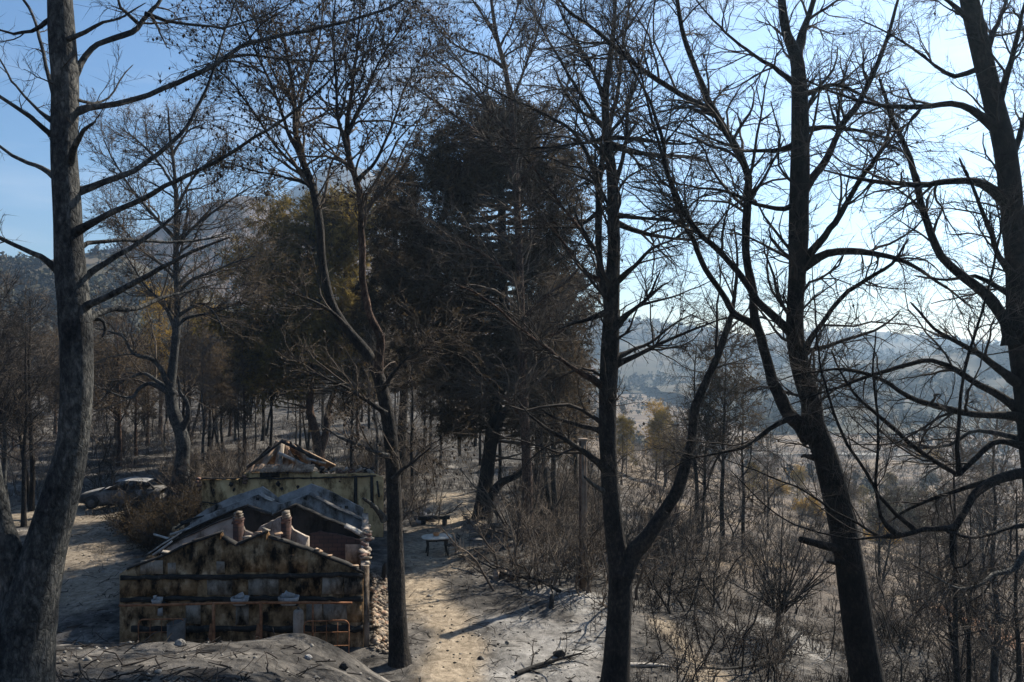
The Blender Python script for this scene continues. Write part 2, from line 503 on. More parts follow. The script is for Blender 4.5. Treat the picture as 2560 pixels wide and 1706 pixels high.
# ------------------------------------------------------------------ hills
def hill_build(cols, scale):
    def f(nt, b):
        P = coords(nt, (1, 1, 1.6), 'Position')
        c = ramp(nt, noise(nt, P, scale, 7, 0.65), cols)
        nt.links.new(c, b.inputs['Base Color'])
    return f
HILL_L = mat('hill_burnt_brown', hill_build([(0.3, (0.060, 0.048, 0.042)), (0.5, (0.125, 0.098, 0.085)), (0.7, (0.185, 0.145, 0.115))], 0.035), 1.0, 0.05)
HILL_R = mat('hill_wooded', hill_build([(0.3, (0.035, 0.038, 0.030)), (0.55, (0.085, 0.076, 0.056)), (0.75, (0.16, 0.13, 0.10))], 0.03), 1.0, 0.05)
ROCK = mat('mountain_rock', hill_build([(0.3, (0.07, 0.07, 0.07)), (0.7, (0.20, 0.185, 0.17))], 0.012), 1.0, 0.05)
WOOD_PTS = []
def hill(name, ridge, D, front, back, base, m, rough, seed, nu=150, wood=0, wsize=4.0):
    us = np.linspace(ridge[0][0], ridge[-1][0], nu)
    vs = np.interp(us, [r[0] for r in ridge], [r[1] for r in ridge])
    ts = np.concatenate([np.linspace(0, 1, 46), 1 + np.linspace(0, 1, 12)[1:]])
    U, Tm = np.meshgrid(us, ts)
    zr = EYE - (np.interp(U, us, vs) - HORIZ) / F * D
    x = (U - 1280) / F * D
    y = np.where(Tm <= 1, D - front * (1 - Tm), D + back * (Tm - 1))
    s = np.where(Tm <= 1, Tm ** 1.15, 1 - (Tm - 1) ** 1.5)
    env = np.sin(np.clip(np.where(Tm <= 1, Tm, 2 - Tm), 0, 1) * np.pi * 0.5)
    z = base + (zr - base) * s
    amp = rough * (1 - 0.75 * np.exp(-((Tm - 1) / 0.12) ** 2))
    z = z + (fbm(x * 6 / front, y * 5 / front, seed, 5) - 0.5) * amp * env
    n = len(us); k = len(ts)
    i = np.arange(k - 1)[:, None] * n + np.arange(n - 1)[None, :]
    Q = np.stack([i, i + 1, i + n + 1, i + n], -1).reshape(-1, 4)
    o = tag(obj(name, mesh_np(name, np.stack([x, y, z], -1).reshape(-1, 3), Q, None, True), m), kind='structure')
    if wood:
        a = RNG.uniform(0, n - 1.001, wood * 2); c = RNG.uniform(0, 46.5, wood * 2)
        kp = fbm(a * 0.10, c * 0.22, seed + 3, 4) + RNG.normal(0, 0.05, wood * 2) > 0.5; a = a[kp]; c = c[kp]
        ia = a.astype(int); ic = c.astype(int); fa = a - ia; fc = c - ic
        def bl(G): return (G[ic, ia] * (1 - fa) + G[ic, ia + 1] * fa) * (1 - fc) + (G[ic + 1, ia] * (1 - fa) + G[ic + 1, ia + 1] * fa) * fc
        WOOD_PTS.append((name, np.stack([bl(x), bl(y), bl(z)], -1), wsize))
    return o

hill('hill', [(-500, 690), (-200, 670), (0, 655), (90, 655), (230, 636), (300, 645), (420, 690), (520, 740), (640, 800), (800, 850)], 330, 170, 160, 0, HILL_R, 16, 5, wood=4200, wsize=3.2)
hill('hill', [(-100, 760), (120, 700), (300, 610), (420, 545), (520, 505), (600, 492), (680, 505), (780, 560), (950, 640), (1150, 740), (1400, 860)], 620, 300, 260, -4, HILL_L, 45, 15, wood=3800, wsize=3.6)
hill('hill', [(1280, 880), (1400, 815), (1500, 800), (1640, 806), (1760, 826), (1900, 838), (2050, 829), (2210, 833), (2310, 846), (2440, 856), (2560, 858), (2750, 850), (3000, 870)], 950, 420, 420, -22, HILL_R, 30, 25, wood=4800, wsize=5.0)
hill('hill', [(1700, 985), (1900, 960), (2050, 940), (2180, 915), (2300, 890), (2420, 880), (2560, 862), (2800, 830), (3100, 840)], 430, 150, 200, -22, HILL_R, 12, 35, wood=3200, wsize=3.2)
hill('mountain', [(300, 800), (520, 640), (660, 520), (740, 460), (800, 428), (850, 412), (905, 425), (980, 480), (1100, 600), (1300, 760), (1500, 850)], 1060, 340, 300, -10, ROCK, 70, 45, wood=0)

def wood_mesh(pts, size, per=14):
    M = len(pts)
    s = size * RNG.uniform(0.45, 1.2, M)
    c = np.repeat(pts, per, 0)
    off = RNG.normal(0, 1, (M * per, 3)); off = off / np.maximum(np.linalg.norm(off, axis=1, keepdims=True), 1e-6) * RNG.uniform(0.3, 1, (M * per, 1))
    S = np.repeat(s, per)[:, None]
    ctr = c + off * S * np.array([0.5, 0.5, 0.6]) + np.array([0, 0, 0.6]) * S
    e1 = norm(RNG.normal(size=ctr.shape)); e2 = norm(np.cross(e1, RNG.normal(size=ctr.shape)))
    q = S * RNG.uniform(0.14, 0.30, S.shape)
    V = np.stack([ctr + e1 * q, ctr - e1 * q * 0.6 + e2 * q, ctr - e1 * q * 0.6 - e2 * q], 1).reshape(-1, 3)
    # one thin stem per crown
    st = pts + np.array([0, 0, -0.3])
    w = s[:, None] * 0.035
    tv = np.stack([st - np.array([1, 0, 0]) * w, st + np.array([1, 0, 0]) * w, st + np.array([0, 0, 1.2]) * s[:, None]], 1).reshape(-1, 3)
    return np.vstack([V, tv]), np.arange(len(V) + len(tv)).reshape(-1, 3)
WOODMAT = flat_var('far_wood_scorched', [(0.3, (0.022, 0.022, 0.016)), (0.5, (0.060, 0.052, 0.036)), (0.62, (0.085, 0.082, 0.045)), (0.8, (0.15, 0.115, 0.075))], 0.06, which='Position')
WOODL = {0: 'scorched wood covering the hill at the left edge', 1: 'sparse burnt wood on the brown hill behind the left pine',
         2: 'hazy blue wood along the far ridge on the right', 3: 'olive and brown wood on the nearer right-hand slope'}
for k, (nm, p, s) in enumerate(WOOD_PTS):
    V, T = wood_mesh(p, s)
    tag(obj('far_wood', mesh_np('far_wood', V, None, T), WOODMAT), WOODL[k], 'wood', kind='stuff')

# scrub and low trees scattered over the plain
n = 2600
u = RNG.uniform(1320, 2750, n); d = 120 + 430 * RNG.random(n) ** 0.8; x = (u - 1280) / F * d
k = fbm(x * 0.03, d * 0.03, 5, 3) + 0.12 * (d > 300) > 0.48
V, T = wood_mesh(np.column_stack([x, d, terrain(x, d)])[k], 2.4, 16)
tag(obj('plain_scrub', mesh_np('plain_scrub', V, None, T), WOODMAT), 'scorched scrub and low trees dotted over the far plain', 'scrub', kind='stuff')

# ------------------------------------------------------------------ trees
def stem_path(pts, d0, d1, step=0.22, gnarl=0.0):
    n = len(pts)
    seg = np.concatenate([[0], np.cumsum([math.hypot(pts[i + 1][0] - pts[i][0], pts[i + 1][1] - pts[i][1]) for i in range(n - 1)])])
    t = seg / seg[-1]
    P = [px(p[0], p[1], d0 + (d1 - d0) * tt) for p, tt in zip(pts, t)]
    R = [rad(p[2], d0 + (d1 - d0) * tt) for p, tt in zip(pts, t)]
    P, R = resample(P, R, step)
    if gnarl:
        k = len(P); w = np.cumsum(RNG.normal(0, gnarl, (k, 3)), 0) * 0.35; w -= np.linspace(0, 1, k)[:, None] * w[-1]
        P = P + w
    return P, R

def solid_stem(P, R, S, lump=0.05, seed=0, flare=None):
    """one stem with an uneven skin; flare = (height, factor) widens the foot"""
    K = len(P)
    R = R.copy()
    if flare:
        h = P[:, 2] - P[0, 2]; R = R * (1 + (flare[1] - 1) * np.exp(-np.clip(h, 0, None) / flare[0]))
    V, Q = tubes(P[None], R[None], S)
    V = V.reshape(K, S, 3)
    ax = P[:, None, :]
    kk = np.arange(K)[:, None] * 0.35; ss = np.arange(S)[None, :]
    nz = vnoise(kk + seed, np.cos(ss / S * 6.283) * 1.6 + 5 + seed, seed) + 0.6 * vnoise(kk * 3 + seed, np.sin(ss / S * 6.283) * 2.5 + 9, seed + 3) - 0.8
    V = ax + (V - ax) * (1 + lump * 2 * nz[..., None])
    V = V.reshape(-1, 3)
    n0 = len(V)
    V = np.vstack([V, P[-1:] + (P[-1:] - P[-2:-1]) * 0.3])
    T = [[n0, (K - 1) * S + i, (K - 1) * S + (i + 1) % S] for i in range(S)]
    return V, Q, T

def fixK(P, R, K):
    t = np.linspace(0, len(P) - 1, K); i = np.clip(t.astype(int), 0, len(P) - 2); w = (t - i)[:, None]
    return P[i] * (1 - w) + P[i + 1] * w, R[i] * (1 - w[:, 0]) + R[i + 1] * w[:, 0]

def bare_tree(name, label, d, trunk, limbs, foot=1.5, bark=BARK, twig=TWIG, n1=3.0, n2=5, n3=6, l1=(0.5, 1.9), l2=(0.35, 0.9), l3=(0.15, 0.45),
              rmin=0.0045, up=0.05, cones=0, leaf=None, flare=(0.5, 1.5), trunk_t0=0.45, group=None, ang=(22, 56), S=16, lump=0.05, seed=0):
    """trunk and limbs traced as (pixel u, v, width) polylines at their own depths; twigs grown from them"""
    tp = list(trunk[0]); d0, d1 = trunk[1], trunk[2]
    P, R = stem_path(tp, d0, d1)
    zg = th(P[0, 0], P[0, 1]) - 0.15
    if P[0, 2] > zg + 0.1:     # carry the trunk on down to the soil
        k = max(2, int((P[0, 2] - zg) / 0.25))
        dirn = norm((P[0] - P[3]) / max(1e-6, P[3, 2] - P[0, 2]) * 1.0)
        ext = [P[0] + np.array([dirn[0] * 0.4, dirn[1] * 0.4, -1]) * (P[0, 2] - zg) * (j / k) for j in range(k, 0, -1)]
        P = np.vstack([ext, P]); R = np.concatenate([np.full(k, R[0]), R])
    base = P[0].copy(); base[2] = zg + 0.15
    root = empty(name, base)
    tag(root, label, 'tree', group)
    V, Q, T = solid_stem(P - base, R, S, lump, seed + 1, flare)
    a = Acc(); a.add(V, Q, T)
    obj('trunk', a.mesh('trunk', True), bark, root)
    stems = [(P, R, trunk_t0, 0.8)]
    for li, L in enumerate(limbs):
        pts, e0, e1 = L[0], L[1], L[2]
        o = L[3] if len(L) > 3 else {}
        p, r = stem_path(pts, e0, e1, 0.16, 0.026)
        r = r * (0.86 + 0.40 * np.exp(-np.arange(len(r)) / 2.0)) * (1 + 0.16 * (vnoise(np.arange(len(r)) * 0.45, np.full(len(r), li * 7.3), 5) - 0.5))
        big = r[:6].mean() > 0.05
        V, Q, T = solid_stem(p - base, r, 12 if big else 8, 0.09, seed + 11 * li + 5)
        a = Acc(); a.add(V, Q, T)
        obj('branch', a.mesh('branch', True), o.get('bark', bark), root)
        stems.append((p, r, o.get('t0', 0.2), o.get('n', 1.0)))
    crown = Acc(); tips = []; allt = []
    for p, r, t0, dens in stems:
        if dens <= 0: continue
        ln = np.linalg.norm(np.diff(p, axis=0), axis=1).sum()
        pk, rk = fixK(p, r, 24)
        n = max(2, int(ln * (1 - t0) * n1 * dens))
        s = min(1.0, 0.35 + ln * 0.16)
        A, B = grow(pk[None], rk[None], n, t0, 0.99, ang, (l1[0] * s * 1.25, l1[1] * s * 1.65), 8, up - 0.05, 0.20, 0.50, rmin * 1.5, 0.5, 0.3)
        allt.append((A, B))
    A = np.vstack([q[0] for q in allt]); B = np.vstack([q[1] for q in allt])
    V, Q = tubes(A - base, B, 4); crown.add(V, Q)
    A2, B2 = grow(A, B, n2, 0.15, 0.98, (20, 55), (l2[0] * 1.2, l2[1] * 1.7), 5, up * 0.7 - 0.06, 0.24, 0.6, rmin * 1.1)
    V, Q = tubes(A2 - base, B2, 3); crown.add(V, Q)
    A3, B3 = grow(A2, B2, n3, 0.15, 0.98, (18, 50), (l3[0] * 1.1, l3[1] * 1.4), 2, up * 0.5, 0.2, 0.7, rmin)
    V, T = spikes(A3 - base, B3); crown.add(V, None, T)
    obj('crown', crown.mesh('crown', True), twig, root)
    if cones:
        k = RNG.choice(len(A2), min(cones, len(A2)), replace=False)
        c = A2[k, RNG.integers(1, 5, len(k))] - base + np.array([0, 0, -0.03])
        V, T = blobs(c, RNG.uniform(0.026, 0.045, len(c)) * min(1.2, max(0.55, d / 22)))
        tag(obj('pine_cones', mesh_np('pine_cones', V, None, T), CONE, root), kind='stuff')
    if leaf:
        m, frac, per, bl, wd = leaf
        k = RNG.choice(len(A3), int(len(A3) * frac), replace=False)
        V, T = tufts(A3[k] - base, B3[k], per, bl, wd, 0.5, 0.25)
        tag(obj('scorched_needles', mesh_np('scorched_needles', V, None, T), m, root), kind='stuff')
    return root

# --- the pine at the left edge of the view
D1 = 10.0
bare_tree('burnt_pine', 'thick charred pine at the left edge, grey light down its right side', D1,
    ([(20, 1760, 190), (40, 1690, 165), (62, 1590, 140), (78, 1510, 126), (108, 1385, 108), (145, 1260, 98), (168, 1175, 88), (183, 1100, 80), (192, 960, 80), (189, 806, 84), (174, 653, 78), (169, 520, 73), (160, 383, 66), (163, 230, 66), (154, 77, 68), (148, -40, 60), (140, -180, 48)], D1, D1),
    [([(55, 1500, 80), (38, 1430, 72), (14, 1350, 64), (-12, 1240, 54), (-38, 1100, 48), (-75, 900, 42), (-110, 700, 30)], D1, D1 - 0.6, dict(t0=0.5, n=0.4)),
     ([(170, 292, 26), (200, 280, 22), (250, 265, 18), (330, 245, 17), (400, 215, 16), (470, 185, 15), (540, 152, 15), (600, 115, 13), (700, 90, 12), (800, 70, 11), (900, 45, 9), (990, 10, 7), (1060, -30, 4)], D1, D1 + 1.6, dict(t0=0.45, n=0.55)),
     ([(545, 150, 10), (620, 138, 8), (700, 150, 7), (780, 156, 6), (900, 142, 5), (990, 110, 3)], D1 + 0.8, D1 + 1.6, dict(n=0.6)),
     ([(175, 490, 28), (200, 475, 24), (260, 455, 18), (330, 430, 16), (390, 385, 14), (450, 340, 13), (490, 275, 11), (525, 200, 9), (550, 120, 7), (585, 20, 5), (600, -40, 3)], D1, D1 + 1.2, dict(t0=0.5, n=0.6)),
     ([(178, 585, 26), (240, 545, 19), (340, 500, 17), (420, 460, 15), (500, 420, 14), (580, 380, 12), (680, 320, 10), (780, 240, 8), (850, 170, 5)], D1, D1 - 1.2, dict(t0=0.55, n=0.6)),
     ([(172, 660, 20), (192, 625, 16), (215, 609, 14), (260, 605, 12), (350, 604, 10), (450, 606, 9), (560, 590, 5)], D1, D1 + 1.6, dict(t0=0.6, n=0.5)),
     ([(190, 760, 30), (208, 700, 22), (240, 670, 19), (300, 640, 16), (360, 600, 14), (420, 555, 9), (460, 520, 4)], D1, D1 + 0.6, dict(t0=0.6, n=0.5)),
     ([(190, 785, 28), (220, 758, 22), (260, 738, 18), (330, 705, 17), (400, 665, 14), (480, 630, 10), (570, 595, 5)], D1, D1 - 0.7, dict(t0=0.6, n=0.5)),
     ([(200, 815, 22), (241, 783, 17), (287, 768, 17), (344, 764, 15), (402, 740, 11), (459, 728, 8), (560, 703, 4)], D1, D1 + 1.9, dict(t0=0.5, n=0.4, bark=BARK_GREY)),
     ([(225, 800, 12), (255, 800, 10), (262, 822, 9), (256, 842, 6)], D1 + 0.3, D1 + 0.2, dict(n=0, bark=BARK_GREY)),
     ([(160, 690, 26), (125, 665, 22), (95, 640, 18), (50, 618, 15), (0, 592, 13), (-80, 555, 9)], D1, D1 - 0.5, dict(t0=0.6, n=0.5)),
     ([(150, 450, 20), (120, 428, 16), (90, 410, 13), (50, 395, 12), (0, 360, 9), (-60, 320, 6)], D1, D1 + 0.8, dict(t0=0.5, n=0.7)),
     ([(155, 360, 20), (126, 337, 16), (77, 295, 14), (0, 241, 11), (-60, 200, 7)], D1, D1 - 0.6, dict(t0=0.4, n=0.7)),
     ([(150, 300, 16), (142, 279, 13), (126, 214, 13), (111, 165, 12), (96, 96, 11), (77, 42, 9), (54, 0, 8), (30, -50, 5)], D1, D1 + 0.7, dict(t0=0.3, n=0.9)),
     ([(140, 48, 18), (115, 57, 14), (77, 77, 11), (31, 82, 8), (0, 77, 6), (-40, 70, 4)], D1, D1 - 0.4, dict(t0=0.3, n=0.9)),
     ([(130, 300, 12), (100, 280, 9), (65, 240, 8), (30, 200, 7), (0, 150, 5), (-20, 110, 3)], D1, D1 + 1.0, dict(t0=0.2, n=1.0)),
     ([(150, 108, 18), (172, 100, 15), (214, 84, 11), (260, 57, 9), (310, 42, 6), (360, 10, 3)], D1, D1 - 0.8, dict(t0=0.3, n=0.8)),
     ([(170, 215, 22), (191, 180, 18), (214, 140, 16), (245, 110, 16), (283, 94, 17), (325, 77, 17), (356, 50, 15), (383, 23, 13), (406, 0, 11), (440, -50, 7)], D1, D1 + 0.9, dict(t0=0.55, n=0.5)),
     ([(364, 34, 11), (394, 46, 11), (440, 57, 9), (497, 65, 8), (555, 67, 7), (612, 54, 6), (670, 34, 5), (740, 2, 3)], D1 + 0.6, D1 + 1.2, dict(t0=0.15, n=0.9)),
     ([(380, 42, 8), (398, 65, 7), (406, 85, 6), (413, 111, 4), (425, 122, 3)], D1 + 0.6, D1 + 0.3, dict(n=0.8)),
     ([(345, 60, 9), (300, 20, 8), (290, -20, 6)], D1 + 0.6, D1 + 0.4, dict(n=0.5)),
     ([(165, 425, 24), (178, 400, 20), (190, 362, 18), (212, 328, 14), (238, 305, 7)], D1, D1 - 0.5, dict(n=0.3)),
     ([(185, 250, 9), (235, 262, 7), (275, 250, 6), (300, 205, 5), (330, 165, 3)], D1, D1 + 0.8, dict(n=1.2, t0=0.1))],
    foot=1.7, bark=BARK_GREY, twig=TWIG, n1=2.2, n2=4, n3=5, l1=(0.35, 1.1), l2=(0.2, 0.55), l3=(0.08, 0.3), rmin=0.0028, S=22, seed=3, trunk_t0=0.72, flare=(0.6, 1.35))

# --- the pine beside the house corner, splitting into two reddish stems
D2 = 21.0
bare_tree('burnt_pine', 'slender charred pine by the house corner, splitting into two reddish stems with cones', D2,
    ([(1000, 1660, 54), (996, 1600, 50), (992, 1490, 48), (988, 1360, 42), (985, 1230, 40), (976, 1088, 38), (957, 980, 35), (940, 925, 33), (915, 880, 30), (890, 850, 27), (860, 812, 25), (826, 752, 24), (806, 660, 23), (800, 570, 22), (786, 486, 21), (768, 430, 19), (748, 380, 17), (738, 320, 15), (735, 240, 12), (720, 150, 9), (700, 60, 6)], D2, D2 + 1.0),
    [([(940, 930, 30), (950, 880, 26), (952, 840, 24), (928, 790, 23), (909, 700, 22), (907, 582, 21), (904, 489, 20), (891, 441, 19), (876, 400, 18), (868, 330, 16), (880, 250, 12), (892, 150, 9), (900, 50, 6), (905, -60, 4)], D2, D2 - 1.2, dict(t0=0.35, bark=BARK_RED)),
     ([(962, 1300, 18), (945, 1276, 14), (925, 1256, 11), (908, 1246, 8)], D2, D2 - 0.7, dict(n=0, bark=BARK_GREY)),
     ([(972, 1145, 16), (940, 1133, 13), (905, 1118, 11), (865, 1102, 9), (828, 1081, 5), (800, 1060, 3)], D2, D2 - 0.5, dict(n=0.5, bark=BARK_GREY)),
     ([(965, 1035, 15), (935, 1012, 12), (900, 990, 11), (857, 963, 9), (800, 940, 6), (740, 915, 3)], D2, D2 - 0.8, dict(n=0.6)),
     ([(795, 500, 13), (763, 460, 9), (719, 448, 7), (671, 435, 6), (623, 425, 5), (560, 405, 3)], D2 + 0.8, D2 + 0.2, dict()),
     ([(750, 385, 14), (722, 330, 11), (690, 240, 9), (645, 140, 7), (600, 45, 5), (570, -20, 3)], D2 + 0.9, D2 + 0.4, dict(n=1.3)),
     ([(740, 330, 12), (765, 210, 9), (795, 110, 7), (810, 10, 5), (820, -60, 3)], D2 + 0.9, D2 + 1.8, dict(n=1.2)),
     ([(872, 390, 13), (845, 300, 10), (836, 200, 8), (830, 100, 6), (845, -20, 4)], D2 - 1, D2 - 1.8, dict(n=1.2)),
     ([(870, 335, 12), (905, 260, 9), (945, 160, 7), (1000, 70, 5), (1050, -20, 3)], D2 - 1, D2 - 0.4, dict(n=1.2)),
     ([(895, 450, 12), (940, 400, 9), (985, 300, 7), (1010, 220, 5), (1060, 130, 3)], D2 - 0.9, D2 + 0.2, dict()),
     ([(735, 250, 9), (690, 190, 7), (640, 60, 5), (620, -20, 3)], D2 + 1, D2 + 1.8, dict(n=1.2)),
     ([(768, 440, 9), (700, 380, 8), (640, 290, 7), (590, 220, 5), (540, 170, 3)], D2 + 0.8, D2 + 0.1, dict(n=1.2)),
     ([(862, 815, 12), (840, 790, 10), (800, 760, 8), (760, 745, 5), (700, 720, 3)], D2 + 0.3, D2 - 0.6, dict(n=0.7)),
     ([(955, 975, 12), (985, 930, 9), (1010, 900, 7), (1060, 870, 4), (1110, 840, 3)], D2, D2 - 0.6, dict(n=1.0)),
     ([(982, 1200, 12), (1010, 1170, 9), (1040, 1150, 7), (1075, 1120, 4)], D2, D2 - 0.4, dict(n=1.0))],
    foot=1.5, bark=BARK, twig=TWIG_BROWN, n1=7.5, n2=8, n3=5, l1=(0.7, 2.8), l2=(0.3, 0.9), l3=(0.12, 0.42), rmin=0.0050, cones=2800, leaf=(NEEDLE_DARK, 0.22, 4, 0.15, 0.020),
    trunk_t0=0.70, S=16, seed=21, flare=(0.45, 1.35), lump=0.06)

# --- the forked pine right of the path
D3 = 19.0
bare_tree('burnt_pine', 'charred pine right of the path, forking low into a bent arm', D3,
    ([(1536, 1760, 82), (1538, 1710, 74), (1545, 1600, 68), (1550, 1500, 66), (1549, 1420, 62), (1536, 1330, 53), (1528, 1250, 49), (1520, 1120, 47), (1519, 1000, 47), (1524, 900, 50), (1528, 800, 46), (1530, 720, 42), (1535, 620, 35), (1533, 520, 32), (1530, 440, 29), (1518, 340, 25), (1513, 240, 20), (1524, 160, 16), (1535, 60, 12), (1540, -60, 8)], D3, D3),
    [([(1556, 1430, 58), (1580, 1392, 50), (1632, 1327, 45), (1685, 1250, 39), (1712, 1180, 34), (1730, 1100, 31), (1738, 1010, 29), (1760, 950, 26), (1790, 890, 23), (1815, 830, 19), (1830, 780, 15), (1838, 720, 11), (1842, 640, 7), (1835, 560, 4)], D3, D3 - 1.4, dict(t0=0.6, n=0.7)),
     ([(1524, 735, 26), (1503, 690, 23), (1497, 620, 22), (1496, 540, 22), (1497, 455, 21), (1512, 380, 19), (1530, 300, 16), (1552, 220, 13), (1560, 130, 10), (1575, 30, 7), (1580, -50, 4)], D3, D3 + 0.9, dict(t0=0.3)),
     ([(1536, 470, 16), (1556, 400, 13), (1566, 330, 12), (1572, 260, 10), (1600, 170, 7), (1620, 80, 5), (1640, 0, 3)], D3, D3 - 0.8, dict(n=1.2)),
     ([(1512, 350, 15), (1565, 346, 12), (1623, 352, 10), (1699, 360, 7), (1770, 350, 4)], D3, D3 - 1.0, dict()),
     ([(1522, 360, 18), (1585, 379, 15), (1642, 387, 12), (1700, 390, 9), (1770, 402, 5)], D3, D3 + 0.8, dict()),
     ([(1515, 346, 13), (1451, 364, 9), (1336, 373, 6), (1183, 369, 3)], D3, D3 - 1.2, dict(n=0.8)),
     ([(1530, 540, 18), (1565, 543, 13), (1623, 548, 10), (1699, 556, 7), (1760, 560, 4)], D3, D3 - 0.8, dict()),
     ([(1532, 555, 18), (1585, 576, 15), (1650, 590, 12), (1710, 596, 8), (1790, 590, 4)], D3, D3 + 1.0, dict()),
     ([(1508, 520, 14), (1451, 560, 10), (1380, 570, 7), (1280, 572, 4)], D3 + 0.6, D3 - 0.6, dict()),
     ([(1540, 705, 17), (1585, 665, 12), (1623, 626, 9), (1680, 600, 6), (1740, 565, 3)], D3, D3 - 0.8, dict()),
     ([(1540, 815, 20), (1573, 783, 13), (1604, 760, 11), (1642, 726, 8), (1664, 709, 5)], D3, D3 - 0.7, dict(n=0.6)),
     ([(1604, 760, 9), (1630, 725, 8), (1648, 684, 5)], D3 - 0.4, D3 - 0.6, dict(n=0.3)),
     ([(1604, 762, 8), (1670, 745, 6), (1740, 720, 4), (1800, 690, 3)], D3 - 0.4, D3 + 0.4, dict(n=0.8)),
     ([(1535, 915, 20), (1604, 886, 13), (1661, 856, 10), (1720, 832, 8), (1800, 800, 5), (1860, 790, 3)], D3, D3 - 1.0, dict(n=0.9)),
     ([(1540, 895, 16), (1580, 876, 12), (1623, 856, 9), (1688, 806, 6), (1740, 780, 3)], D3, D3 + 1.0, dict(n=0.9)),
     ([(1515, 780, 16), (1475, 795, 12), (1440, 805, 9), (1400, 822, 5)], D3, D3 - 0.6, dict(n=0.9)),
     ([(1515, 975, 24), (1480, 950, 18), (1451, 936, 15), (1405, 906, 12), (1355, 864, 10), (1297, 821, 8), (1240, 768, 7), (1183, 730, 5), (1144, 714, 4)], D3, D3 - 1.4, dict(t0=0.3, n=0.8, bark=BARK_RED)),
     ([(1518, 1180, 24), (1499, 1158, 19), (1440, 1117, 15), (1386, 1081, 11), (1341, 1050, 8), (1310, 1020, 4)], D3, D3 - 1.0, dict(n=0.6)),
     ([(1515, 1085, 20), (1494, 1074, 15), (1440, 1061, 12), (1386, 1045, 9), (1350, 1020, 5)], D3, D3 + 0.5, dict(n=0.9)),
     ([(1522, 1238, 18), (1503, 1225, 13), (1482, 1212, 11), (1461, 1192, 7)], D3, D3 - 0.6, dict(n=0, bark=BARK_GREY)),
     ([(1500, 700, 14), (1462, 680, 10), (1420, 625, 8), (1380, 570, 6), (1340, 530, 4)], D3, D3 - 1.0, dict(n=1.0, bark=BARK_RED)),
     ([(1500, 640, 14), (1440, 560, 10), (1380, 480, 8), (1320, 400, 6), (1260, 340, 4)], D3 + 0.3, D3 - 0.8, dict(n=1.0, bark=BARK_RED)),
     ([(1500, 460, 16), (1440, 340, 12), (1374, 291, 9), (1290, 250, 7), (1200, 200, 5), (1120, 130, 3)], D3 + 0.7, D3 - 0.2, dict(n=1.1)),
     ([(1515, 330, 13), (1450, 230, 10), (1390, 130, 8), (1340, 40, 5), (1310, -30, 3)], D3, D3 + 0.9, dict(n=1.1)),
     ([(1512, 240, 12), (1465, 150, 9), (1420, 70, 7), (1385, -20, 4)], D3, D3 - 1.2, dict(n=1.2))],
    bark=BARK, twig=TWIG, n1=5.6, n2=8, n3=5, l1=(0.5, 2.1), l2=(0.25, 0.9), l3=(0.12, 0.45), rmin=0.0042, cones=200, trunk_t0=0.36, S=18, seed=41, flare=(0.5, 1.3), lump=0.045)

